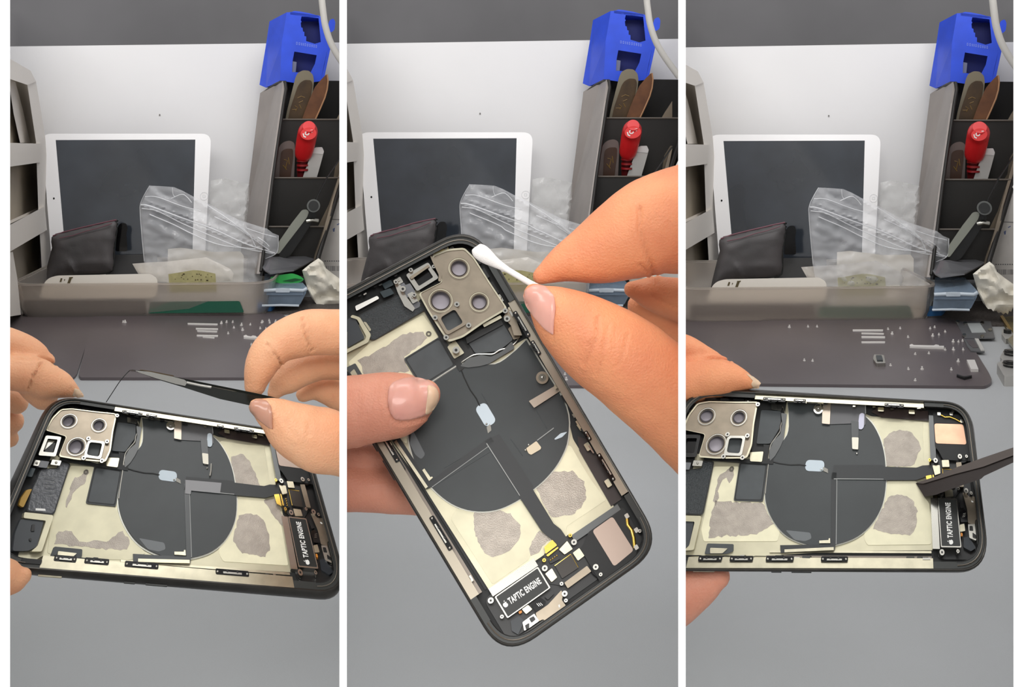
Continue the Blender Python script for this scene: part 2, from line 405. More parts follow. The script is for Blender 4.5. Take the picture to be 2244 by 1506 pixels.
def tray(B):
    zr = .045
    c = desk(*mp(B, 320, 655)); t = thing('clear_tray', 'frosted clear plastic tray holding a pouch and bags ' + WHERE[B.i], 'tray', (c.x, c.y, 0))
    D = dk(B, zr); fl, fr = D(22, 622), D(590, 618)
    ex = (fr - fl).normalized(); ey = Vector((-ex.y, ex.x, 0)); w = (fr - fl).length; dep = .175
    def loop(inset, z):
        o = []
        for (x, y) in rnd([(inset, inset), (w - inset, inset), (w - inset, dep - inset), (inset, dep - inset)], .03 - inset * .5, 6): o.append(fl + ex * x + ey * y + Vector((0, 0, z - zr)))
        return o
    bm = bmesh.new(); prof = [(.007, .0005), (.003, .012), (.0, zr), (-.0025, zr), (-.0025, zr - .0022), (.002, zr - .002), (.0022, zr - .003), (.0045, .012), (.009, .0025)]
    R = [[bm.verts.new(p) for p in loop(i, z)] for i, z in prof]
    for a, b in zip(R, R[1:]):
        for k in range(len(a)): bm.faces.new((a[k], a[(k + 1) % len(a)], b[(k + 1) % len(b)], b[k]))
    bm.faces.new(R[0][::-1]); bm.faces.new(R[-1]); link('tray_body', bm, FROST, B, t, smooth=True)
    # contents, each a thing of its own
    P = yplane(B, 1.455)
    pc = P(180, 560); q = thing('pouch', 'puffy black leather pouch with pink stitching propped in the tray ' + WHERE[B.i], 'pouch', (pc.x, pc.y, .003))
    po = [(113, 520), (122, 512), (140, 508), (172, 500), (207, 492), (232, 486), (256, 481), (258, 500), (254, 530), (250, 556), (251, 580), (250, 592), (241, 600), (215, 602), (160, 604), (120, 612), (97, 640), (92, 636), (98, 605), (108, 565), (114, 543), (112, 530)]
    link('pouch_body', pillow(P, po, 6, .013, 28, wr=.0012, wf=.03, ridge=[((150, 575), (165, 603), .003, 5), ((120, 530), (240, 500), -.001, 6), ((170, 590), (245, 585), -.0015, 6)]), LEATH, B, q, smooth=True)
    Pf = lambda x, y, r: tube([P(a, b, .0045) for a, b in x], y, n=6)
    link('seam_piping', tube([P(a, b, .003) for a, b in [(116, 517), (140, 508.5), (172, 500.5), (207, 492.5), (232, 486.5), (255, 482)]], .0010, n=6), PINK, B, q)
    link('seam_piping', tube([P(a, b, .0125) for a, b in [(130, 522), (160, 516), (190, 506), (215, 500), (245, 490)]], .0006, n=6), PINK, B, q)
    link('seam_piping', tube([P(a, b, .003) for a, b in [(255, 483), (256, 505), (250.5, 545), (250, 580), (248, 592), (240, 599), (205, 601.5), (165, 603)]], .0010, n=6), BLACKM, B, q)
    link('zip_pull', prism(yplane(B, 1.466), rnd([(258, 497), (264, 489), (276, 489), (280, 500), (277, 513), (279, 540), (279, 551), (253, 551), (255, 520)], 4), 0, .006), SOCKET, B, q)
    for yy in (484, 491, 498): link('zip_bead', ball(P(257.5, yy, .002), .0012), SOCKET, B, q)
    # dark case lying at the back
    o = link('dark_case', prism(yplane(B, 1.50), rnd([(232, 559), (345, 557), (345, 640), (232, 640)], 4), 0, .03), mat('dark_grey_case', (78, 78, 79), .45), B); tag(o, 'dark grey case behind the pouch inside the tray ' + WHERE[B.i], 'case')
    # white device with slots
    V = yplane(B, 1.362); g = V(215, 640); q = thing('charger', 'long ivory charger with two small slots in the tray ' + WHERE[B.i], 'charger', (g.x, g.y, .004))
    link('charger_body', prism(V, rnd([(86, 650), (98, 618), (108, 609), (125, 604), (330, 600), (345, 610), (345, 646), (330, 654), (96, 654)], 7), -.02, 0, inset=.0), IVORY, B, q, smooth=True)
    for pts in ([(133, 610), (137, 610), (134.5, 618), (130.5, 618)], [(152, 608), (158, 608), (153, 622), (147, 622)], [(141, 612), (143, 612), (142, 615), (140, 615)]):
        link('slot', prism(V, pts, 0, .0004), SPECK, B, q)
    for x in ((156, 608),): link('slot', prism(V, [(x[0] - 5, 607.6), (x[0] + 4, 607.2), (x[0] + 3, 610), (x[0] - 4, 610)], 0, .0005), SPECK, B, q)
    # green board under the bags
    o = link('green_board', prism(yplane(B, 1.352), rnd([(330, 662), (525, 660), (535, 685), (325, 687)], 4), -.02, .0), GREEND, B); tag(o, 'dark green circuit board on the floor of the tray ' + WHERE[B.i], 'board')
    o = link('brown_case', prism(yplane(B, 1.352), rnd([(50, 658), (318, 660), (322, 687), (50, 688)], 5), -.02, -.0), mat('brown_case', (84, 74, 70), .6), B); tag(o, 'dark brown case under the charger in the tray ' + WHERE[B.i], 'case')
    # papers
    V = yplane(B, 1.445)
    o = link('paper_sheet', prism(V, [(368, 546), (395, 543), (468, 552), (527, 551), (534, 560), (533, 650), (366, 652)], -.001, 0), PAPER, B); tag(o, 'cream paper sheet inside the zip bag ' + WHERE[B.i], 'paper')
    V = yplane(B, 1.375); g = V(430, 620)
    q = thing('label_card', 'olive printed card with dark specks leaning in the tray ' + WHERE[B.i], 'card', (g.x, g.y, .004))
    link('card_sheet', prism(V, [(369, 601), (395, 597), (424, 592), (440, 593), (472, 600), (475, 640), (372, 642)], -.0012, 0), LABEL, B, q)
    rs = random.Random(3)
    for k in range(22):
        x, y = rs.uniform(376, 466), rs.uniform(600, 615); link('printed_dot', prism(V, circ(x, y, rs.uniform(.8, 1.9), rs.uniform(.8, 1.6), 6), 0, .0003), SPECK, B, q)
    # small clear pouch in front
    V = yplane(B, 1.385); o = link('clear_sleeve', pillow(V, [(290, 578), (330, 575), (370, 573), (424, 567), (452, 564), (478, 576), (505, 590), (512, 600), (508, 616), (400, 618), (330, 618), (306, 606)], 7, .002, 10, wr=.0015, wf=.05, seed=5), film('clear_sleeve_film', (240, 234, 226), .42), B, smooth=True)
    tag(o, 'small crumpled clear sleeve at the tray rim ' + WHERE[B.i], 'bag')
    # zip bag
    V = yplane(B, 1.43 if B.i < 2 else 1.372); g = V(430, 600); q = thing('zip_bag', 'large clear crinkled zip bag standing out of the tray ' + WHERE[B.i], 'bag', (g.x, g.y, .004))
    zb = [(328, 407), (352, 408), (381, 410), (400, 418), (422, 430), (460, 448), (492, 466), (524, 482), (555, 492), (585, 501), (598, 511), (611, 516), (609, 540), (608, 554), (596, 563), (581, 567), (579, 582), (574, 612), (560, 660), (330, 660), (315, 571), (310, 510), (307, 465), (308, 448), (320, 422)]
    rd = [((309, 450), (600, 558), .004, 3), ((320, 440), (560, 535), .003, 3), ((345, 420), (470, 480), -.003, 5), ((400, 420), (590, 545), .003, 3), ((330, 500), (480, 560), .002, 9), ((520, 490), (600, 560), .003, 3)]
    link('bag_film', pillow(V, zb, 5, .0035, 14, wr=.003, wf=.035, ridge=rd, seed=2), BAG, B, q, smooth=True)
    for pts, r in (([(309, 449), (330, 452), (400, 478), (470, 503), (540, 535), (603, 555)], .0018), ([(311, 457), (345, 463), (400, 490), (470, 520), (530, 543), (598, 556)], .0014), ([(328, 470), (380, 492), (420, 512), (480, 536), (560, 546)], .0016),
                   ([(318, 431), (345, 432), (400, 452), (440, 462)], .0010), ([(375, 435), (398, 426), (410, 432), (420, 444)], .0012), ([(378, 411), (379, 425), (384, 433)], .0008), ([(455, 450), (500, 480), (545, 515), (560, 540)], .0013), ([(470, 475), (520, 500), (590, 548)], .0013),
                   ([(565, 520), (580, 530), (590, 540)], .0012), ([(505, 492), (530, 500), (550, 517)], .0012), ([(540, 500), (575, 512), (606, 520)], .0010), ([(328, 407), (318, 424), (308, 446), (307, 466), (311, 520), (316, 572)], .0009), ([(610, 517), (607, 553), (582, 567)], .0011)):
        link('film_crease', tube([V(a, b, .006) for a, b in catmull(pts, 5)], r * .8, n=6, flat=.6), BAGE, B, q, smooth=True)
def small_bag(B):
    V = vplane(B, 1.60)
    o = link('clear_bag', pillow(V, [(462, 396), (490, 391), (520, 398), (547, 404), (546, 440), (540, 480), (538, 515), (500, 560), (456, 600), (456, 500)], 7, .003, 10, wr=.003, wf=.05, seed=9, ridge=[((490, 391), (546, 405), .003, 3), ((543, 410), (536, 490), .003, 3)]), BAG2, B, smooth=True)
    tag(o, 'clear plastic bag tucked between tablet and organiser ' + WHERE[B.i], 'bag')

def organiser(B):
    g = desk(*mp(B, 640, 610)); t = thing('pen_organiser', 'smoky black tiered desk organiser full of tools ' + WHERE[B.i], 'organiser', (g.x, g.y, 0))
    XR = 960
    a = lambda x, y, v: at(B, *mp(B, x, y), v)
    def xl(y): return 628 + (584 - 628) * (y - 180) / 317
    def xr(y): return min(XR, 744 + (698 - 744) * (y - 413) / 149)
    link('side_panel', slab([a(576, 204, 1.69), a(612, 180, 1.64), a(626, 178, 1.60), a(621, 224, 1.59), a(584, 497, 1.48), a(570, 600, 1.44), a(528, 600, 1.66), a(541, 490, 1.66)], .004, B.u), ORGG, B, t)
    link('side_panel_edge', tube([a(x, y, v) for x, y, v in [(577, 204, 1.685), (600, 187, 1.65), (614, 180, 1.62), (625, 180, 1.597), (627, 195, 1.592), (621, 230, 1.586), (598, 391, 1.52), (585, 497, 1.475), (572, 595, 1.44)]], .0022, n=8), ORGB, B, t, smooth=True)
    link('back_panel', slab([a(627, 176, 1.69), a(xr(176), 178, 1.69), a(xr(600) + 30, 600, 1.69), a(572, 600, 1.69)], .004, -B.v), ORGB, B, t)
    tiers = [(262, 400, 1.60), (390, 505, 1.545), (497, 600, 1.49)]
    for (y0, y1, v) in tiers:
        link('tier_front', slab([a(xl(y0) + 1, y0, v), a(xr(y0) - 2, y0, v), a(xr(y1) - 2, y1, v - .004), a(xl(y1) + 1, y1, v - .004)], .003, -B.v), ORGB, B, t)
        link('tier_lip', tube([a(xl(y0) + 1, y0, v - .001), a(xr(y0) - 2, y0, v - .001)], .0013, n=6), mat('lighter_black_edge', (92, 84, 76), .45), B, t)  # lip in a lighter tone than the tier front
        link('tier_floor', slab([a(xl(y1), y1, v), a(xr(y1), y1, v), a(xr(y1 - 12), y1 - 12, v + .09), a(xl(y1 - 12), y1 - 12, v + .09)], .003, Vector((0, 0, 1))), ORGB, B, t)
    # right wall: inner face seen, front edge dark
    link('right_wall', slab([a(xr(380) + 6, 330, 1.58), a(744, 413, 1.53), a(698, 562, 1.45), a(690, 600, 1.44), a(672, 600, 1.66), a(680, 540, 1.66), a(704, 391, 1.66), a(760, 300, 1.66)], .003, B.u), ORGI, B, t)
    link('right_wall_edge', tube([a(x, y, v) for x, y, v in [(775, 312, 1.59), (744, 413, 1.53), (719, 494, 1.49), (698, 562, 1.45), (690, 600, 1.44)]], .0032, n=8), ORGB, B, t, smooth=True)
    link('brace_strip', slab([a(760, 225, 1.60), a(744, 250, 1.60), a(700, 330, 1.61), a(690, 391, 1.61), a(712, 391, 1.61), a(760, 320, 1.60)], .002, -B.v), ORGI, B, t)
    # ---- tools standing in the tiers, things of their own
    V = vplane(B, 1.615)
    def base(x, y, v): q = a(x, y, v); return (q.x, q.y, q.z)
    q = thing('wooden_stick', 'flat dark brown handle topmost left of the organiser ' + WHERE[B.i], 'handle', base(645, 300, 1.615))
    oc = [(647, 171), (652, 160), (664, 154), (677, 155), (686, 164), (688, 178), (684, 215), (668, 300), (618, 300), (629, 243)]
    link('handle_rim', prism(V, rnd(oc, 4), -.004, 0), GREYE, B, q, smooth=True)
    link('handle_face', prism(V, rnd([(652, 190), (658, 181), (668, 175), (682, 176), (685, 185), (680, 215), (664, 296), (624, 296), (636, 238)], 4), 0, .0012), WOODD, B, q)
    for s in ([(652, 215), (660, 211), (668, 214)], [(655, 225), (664, 221)], [(646, 232), (652, 236), (648, 243)], [(656, 229), (660, 238)], [(640, 240), (650, 240)]): link('carved_mark', tube([V(x, y, .0015) for x, y in s], .0006, n=5), mat('gilt_mark', (124, 98, 54), .5), B, q)
    q = thing('wooden_spatula', 'pointed warm brown wooden tool topmost in the organiser ' + WHERE[B.i], 'handle', base(680, 300, 1.61))
    V = vplane(B, 1.607)
    link('spatula_face', prism(V, rnd([(716, 162), (719, 178), (717, 196), (712, 214), (700, 240), (690, 262), (676, 300), (650, 300), (664, 255), (678, 218), (690, 191), (703, 175)], 4), -.003, 0), WOODM, B, q)
    link('spatula_edge', tube([V(x, y, 0) for x, y in [(717, 163), (719, 178), (717, 196), (712, 214), (701, 240), (691, 262), (680, 292)]], .0011, n=6), mat('pale_wood_edge', (170, 128, 92), .5), B, q)
    # screwdriver
    q = thing('screwdriver', 'red screwdriver with white ring emblem in the organiser ' + WHERE[B.i], 'screwdriver', base(662, 400, 1.57))
    ax = [a(x, y, v) for x, y, v in [(677, 277, 1.520), (675.5, 286, 1.530), (673, 297, 1.54), (669, 318, 1.55), (665, 338, 1.56), (664, 348, 1.565)]]; s = 1.55 / F
    link('handle', tube(catmull(ax, 4), [r * s for r in [r[0] for r in catmull([(13,), (20,), (21,), (20.5,), (18.5,), (12,)], 4)]], n=24, caps=True), RED, B, q, smooth=True)
    V = vplane(B, 1.518); link('cap', prism(V, circ(676, 293, 17.5, 13.5, 24, -.15), -.004, .0006), REDL, B, q)
    link('ring_emblem', prism(V, circ(673, 292, 5.2, 4.8, 20), .0006, .0012, [circ(673, 292, 2.8, 2.5, 20)]), WLAB, B, q)
    for pl in ([(663, 293), (665.5, 292), (667, 298), (671, 299.5), (670, 302), (665, 300)], [(680, 285), (685, 284), (686, 286), (683, 287), (685, 290), (680, 290.5), (680, 288.5), (682.5, 288)]): link('ring_emblem', prism(V, pl, .0006, .0012), WLAB, B, q)
    link('shaft', tube([a(664, 345, 1.565), a(662, 368, 1.57), a(661, 400, 1.575)], [.0068, .0075, .006], n=14), MAROON, B, q, smooth=True)
    for yy in (352, 362, 372): link('shaft_ring', tube([a(663, yy - 2, 1.563), a(663, yy + 2, 1.563)], .0082, n=14), mat('red_collar', (140, 24, 28), .4), B, q, smooth=True)
    V = vplane(B, 1.575); q = thing('brush_handle', 'round-topped dark brown handle left of the red screwdriver ' + WHERE[B.i], 'handle', base(622, 400, 1.575))
    link('handle_rim', prism(V, rnd([(609, 330), (614, 317), (624, 310), (636, 308), (645, 313), (647, 330), (644, 400), (600, 400), (606, 350)], 6), -.005, 0), mat('handle_rim_highlight', (104, 92, 88), .35), B, q, smooth=True)  # rim coloured greyer to carry the highlight on the handle
    link('handle_face', prism(V, rnd([(616, 332), (626, 326), (642, 326), (642, 345), (636, 396), (612, 396), (614, 350)], 5), 0, .0014), mat('dark_walnut', (64, 40, 26), .4), B, q)
    for s_ in ([(622, 350), (630, 352), (626, 368)], [(632, 345), (634, 360)], [(620, 362), (628, 372)]): link('carved_mark', tube([V(x, y, .0018) for x, y in s_], .0007, n=5), mat('gilt_mark', (124, 98, 54), .5), B, q)
    V = vplane(B, 1.56); q = thing('plastic_spudger', 'flat off-white plastic tool right of the red screwdriver ' + WHERE[B.i], 'tool', base(680, 400, 1.56))
    link('blade', prism(V, rnd([(686, 328), (692, 324), (706, 323), (710, 332), (702, 362), (691, 400), (660, 400), (668, 375)], 3), -.003, 0), SPAT, B, q)
    link('tip_band', prism(V, rnd([(684, 331), (687, 326), (692, 323), (706, 322.5), (710, 332), (708, 338), (684, 336)], 2), 0, .0008), mat('pale_plastic', (214, 212, 210), .4), B, q)
    # pliers / tweezers with ring
    q = thing('hand_tool', 'black tweezers with grey handle and round knob in the organiser ' + WHERE[B.i], 'tweezers', base(620, 540, 1.47))
    V = vplane(B, 1.465)
    link('grey_arm', prism(V, rnd([(662, 460), (672, 459), (677, 464), (673, 476), (655, 500), (628, 535), (612, 556), (606, 556), (611, 530), (640, 488)], 4), -.004, 0), GREYT, B, q, smooth=True)
    link('black_arm', prism(V, rnd([(676, 468), (690, 474), (676, 500), (660, 525), (636, 560), (612, 570), (612, 556), (640, 520)], 4), -.008, -.002), BLACK, B, q, smooth=True)
    link('knob', tube([a(687, 451, 1.468), a(687, 451, 1.452)], .0082, n=20), BLACK, B, q, smooth=True); link('knob_ring', tube([a(687, 451, 1.4525), a(687, 451, 1.4518)], .0086, n=24), mat('grey_ring', (96, 98, 96), .3, .5), B, q); link('knob_face', tube([a(687, 451, 1.452), a(687, 451, 1.4495)], .0066, n=20), BLACKM, B, q)
    link('knob_bracket', slab([a(672, 450, 1.466), a(678, 446, 1.466), a(692, 468, 1.466), (a(690, 484, 1.466)), a(680, 480, 1.466)], .003, -B.v), BLACK, B, q)
    link('clip', tube([a(672, 485, 1.463), a(684, 482, 1.461), a(697, 484, 1.463)], .0026, n=10), STEEL, B, q, smooth=True)
    q = thing('thin_rod', 'thin dark rod leaning diagonally across the organiser ' + WHERE[B.i], 'rod', base(690, 470, 1.50))
    link('rod', tube([a(760, 325, 1.53), a(715, 392, 1.515), a(695, 432, 1.50), a(676, 500, 1.485)], .0011, n=6), BLACK, B, q)

def magnet_tool(B):
    a = lambda x, y, v: at(B, *mp(B, x, y), v)
    g = a(640, 190, 1.62); t = thing('blue_tool_block', 'bright blue plastic block with stepped opening standing on the organiser ' + WHERE[B.i], 'tool block', (g.x, g.y, g.z))
    vf = 1.635; V = vplane(B, vf)
    face = [(636, 27), (645, 24), (657, 25), (678, 29), (699, 35), (707, 76), (718, 107), (710, 142), (703, 178), (660, 184), (621, 178), (625, 94)]
    h1 = [(661, 36), (698, 38), (703, 92), (690, 96), (671, 90), (671, 80), (667, 79), (667, 70), (664, 69), (663, 61), (660, 60), (659, 50), (661, 48), (659, 44)]
    h2 = [(645, 113), (694, 121), (690, 140), (680, 160), (640, 158), (641, 135)]
    link('front_face', prism(V, face, -.006, 0, [h1, h2]), BLUE, B, t)
    link('inner_well', prism(V, [(630, 28), (700, 36), (712, 107), (700, 174), (626, 172)], -.042, -.038), BLUED, B, t)
    link('side_wall', slab([a(598, 47, 1.685), a(636, 27, vf), a(625, 94, vf), a(621, 178, vf), a(590, 192, 1.67), a(576, 186, 1.685), a(591, 94, 1.685)], .005, B.u), BLUE, B, t)
    link('top_wall', slab([a(598, 46, 1.685), a(636, 26, vf), a(699, 34, vf), a(704, 46, 1.685)], .004, Vector((0, 0, 1))), BLUE, B, t)
    link('right_wall', slab([a(699, 35, vf), a(707, 76, vf), a(718, 107, vf), a(703, 178, vf), a(699, 178, 1.685), a(712, 107, 1.685), a(696, 40, 1.685)], .004, -B.u), BLUE, B, t)
    link('grey_insert', prism(V, [(640, 134), (650, 136), (648, 158), (638, 158)], -.02, -.002), mat('grey_metal_insert', (104, 108, 134), .4), B, t)
    link('lug', prism(V, rnd([(722, 44), (731, 40), (735, 48), (733, 66), (724, 72), (718, 60)], 4), -.01, 0), BLUE, B, t)
    link('lug_arm', slab([a(700, 60, 1.645), a(726, 50, 1.645), a(726, 62, 1.645), a(706, 76, 1.645)], .004, -B.v), BLUE, B, t)
    # faint moulded lettering: a row of small worn strokes
    rs = random.Random(2); x = 649
    while x < 694:
        w = rs.uniform(2, 4); y = 95 + (x - 649) * .16
        link('moulded_mark', prism(V, [(x, y - 3), (x + w * .8, y - 3), (x + w * .8, y + 3), (x, y + 3)], 0, .0003, [[(x + .8, y - 1.6), (x + w * .8 - .8, y - 1.6), (x + w * .8 - .8, y + 1.6), (x + .8, y + 1.6)]] if w > 3 else ()), mat('worn_blue_print', (110, 130, 214), .5), B, t); x += w + 1.6
    o = link('cable', tube([a(x, y, v) for x, y, v in catmull([(697, -60, 1.40), (704, -10, 1.40), (708, 24, 1.40), (713, 57, 1.40), (725, 94, 1.40), (744, 128, 1.40), (775, 172, 1.40)], 8)], .0042, n=14), CABLE, B, smooth=True)
    tag(o, 'thick light grey cable hanging beside the blue block ' + WHERE[B.i], 'cable')

def right_clutter(B):
    a = lambda x, y, v: at(B, *mp(B, x, y), v)
    D = dk(B)
    o = link('rubber_mat', prism(D, [(560, 700), (575, 655), (780, 655), (780, 706), (560, 706)] if B.i == 2 else [(560, 689), (575, 655), (780, 655), (780, 692)], .0, .0025), RUBBER, B); tag(o, 'dark dotted rubber mat under the cloth ' + WHERE[B.i], 'mat')
    # shiny grey sheet
    q = link('glossy_sheet', slab([a(566, 575, 1.46), a(592, 563, 1.46), a(702, 561, 1.50), a(664, 582, 1.46), a(644, 592, 1.43), a(592, 599, 1.42), a(580, 592, 1.43)], .0015, Vector((0, 0, 1))), SILV, B); tag(q, 'glossy grey sheet lying under the organiser front ' + WHERE[B.i], 'sheet')
    # white carton
    V = vplane(B, 1.53); t = thing('carton', 'white carton with small print and barcode at the right end ' + WHERE[B.i], 'carton', tuple(desk(*mp(B, 740, 634))))
    link('carton_body', prism(V, [(744, 413), (800, 300), (800, 634), (690, 634), (698, 562), (724, 478)], -.05, 0), PAPERW, B, t)
    link('carton_seam', slab([a(722, 480, 1.5295), a(790, 482, 1.5295), a(790, 484, 1.5295), a(721, 481.5, 1.5295)], .0003, -B.v), PRINTG, B, t)
    x = 711
    rs = random.Random(5)
    while x < 790:
        w = rs.choice((1, 1, 1.6, 2.2)); link('barcode_bar', prism(V, [(x, 583), (x + w, 583), (x + w, 594), (x, 594)], 0, .0003), PRINTG, B, t); x += w + rs.choice((1, 1.4, 2))
    for k in range(9): link('small_print', prism(V, [(711 + k * 5, 571), (714 + k * 5, 571), (714 + k * 5, 573.5), (711 + k * 5, 573.5)], 0, .0003), PRINTG, B, t)
    for pl in ([(729, 502), (734, 499), (733, 508), (730, 508)], [(738, 492), (744, 489), (744, 491), (739, 494)]): link('printed_logo', prism(V, pl, 0, .0003), mat('blue_print', (120, 132, 176), .6), B, t)
    # clear blue box
    if B.i != 1 or True:
        q = thing('clear_box', 'small bluish clear plastic box beside the tray ' + WHERE[B.i], 'box', tuple(desk(*mp(B, 620, 672))))
        V = vplane(B, 1.40)
        link('box_body', prism(V, rnd([(578, 640), (668, 636), (672, 640), (658, 667), (652, 671), (574, 671)], 4), -.05, 0), BLUEBOX, B, q)
        link('box_lid', slab([a(580, 600, 1.47), a(645, 600, 1.47), a(673, 630, 1.41), a(664, 640, 1.395), a(578, 640, 1.395)], .004, Vector((0, 0, 1))), BLUEBOX, B, q)
        link('box_lip', tube([a(x, y, 1.393) for x, y in [(578, 637), (620, 635), (664, 637), (673, 632)]], .0022, n=8), BLUEEDGE, B, q, smooth=True)
        link('latch', prism(V, rnd([(604, 632), (635, 632), (635, 641), (604, 641)], 2), .006, .009), BLUEEDGE, B, q)
        link('latch_foot', tube([a(x, y, 1.39) for x, y in [(574, 670), (615, 669), (655, 670)]], .0014, n=8), BLUEEDGE, B, q)
    o = link('blue_piece', prism(dk(B, .0025), rnd([(562, 684), (596, 682), (604, 672), (566, 672)], 3), 0, .006), BLUECH, B); tag(o, 'bright blue plastic piece on the dotted mat ' + WHERE[B.i], 'piece')
    if B.i == 0:
        V = vplane(B, 1.43); q = thing('green_case', 'bright green plastic case on the clear box in the left section', 'case', tuple(V(630, 618)))
        link('case_shell', prism(V, rnd([(592, 608), (612, 603), (640, 599), (656, 604), (667, 612), (660, 618), (640, 624), (618, 623), (595, 615)], 5), -.02, 0), GREEN, B, q, smooth=True)
        link('case_slot', prism(V, rnd([(618, 616), (646, 610), (664, 613), (640, 618)], 3), 0, .0008), mat('dark_green_slot', (22, 84, 44), .5), B, q)
    # cloth
    V = vplane(B, 1.43); zz = []
    for k in range(14): zz.append((745 - k * 4.0, 684 - (k % 2) * 5 - (k * .6 if k > 2 else 0)))
    pl = [(662, 593), (680, 578), (698, 566), (708, 574), (714, 588), (732, 602), (752, 616), (770, 632), (775, 668), (756, 668)] + [(752, 676)] + zz[:12] + [(684, 664), (674, 640), (668, 620)]
    pl = [(662, 593), (680, 578), (698, 566), (708, 574), (714, 588), (732, 602), (752, 616), (770, 632), (775, 660), (760, 664), (757, 660), (752, 668), (749, 665), (745, 674), (741, 672), (738, 680), (733, 676), (728, 680), (723, 675), (717, 677), (713, 672), (706, 673), (702, 668), (695, 668), (690, 662), (684, 655), (676, 638), (669, 618)]
    o = link('cleaning_cloth', pillow(V, pl, 5, .004, 12, wr=.008, wf=.035, seed=4, ridge=[((705, 575), (735, 635), .007, 6), ((690, 600), (760, 650), .006, 7), ((672, 610), (700, 660), -.005, 8)]), CLOTH, B, smooth=True)
    tag(o, 'crumpled cream cloth with zigzag edge at the right end ' + WHERE[B.i], 'cloth')

def rq(B, pts): return [Vector(p) for p in pts]
def work_mats(B):
    X = lambda pts: pts
    if B.i == 0:
        a = [(-40, 692), (210, 692), (168, 826), (160, 834), (-40, 836)]; b = [(206, 692), (624, 692), (640, 735), (672, 800), (690, 828), (690, 834), (176, 834), (172, 826)]
    elif B.i == 1:
        a = [(730, 694), (905, 694), (865, 846), (730, 850)]; b = [(907, 694), (1330, 694), (1350, 740), (1385, 810), (1405, 845), (1396, 852), (870, 850), (866, 842)]
    else:
        a = [(1480, 703), (1674, 703), (1600, 856), (1480, 858)]; b = [(1672, 703), (2092, 703), (2109, 741), (2134, 770), (2168, 825), (2175, 843), (2160, 853), (1610, 847), (1602, 838)]
    P = lambda x, y, h=0: desk(x, y, 0) + Vector((0, 0, h))
    o = link('work_mat', prism(P, rnd(a, 8), 0, .0022), MATB, B); tag(o, 'plain dark brown-grey work mat at the far left ' + WHERE[B.i], 'mat')
    o = link('work_mat', prism(P, rnd(b, 14, 6), .0, .003), MATB, B); tag(o, 'wide dark magnetic work mat strewn with screws ' + WHERE[B.i], 'mat')
SCREWM = mat('screw_steel', (236, 232, 228), .35, .3)
def screw(P, x, y, s=1.0):
    c = P(x, y, 0); bm = tube([c, c + Vector((0, 0, .0009 * s))], .0013 * s, n=10); tube([c + Vector((0, 0, .0009 * s)), c + Vector((.0003 * math.sin(x), 0, .0026 * s))], .0007 * s, bm, n=8); return bm
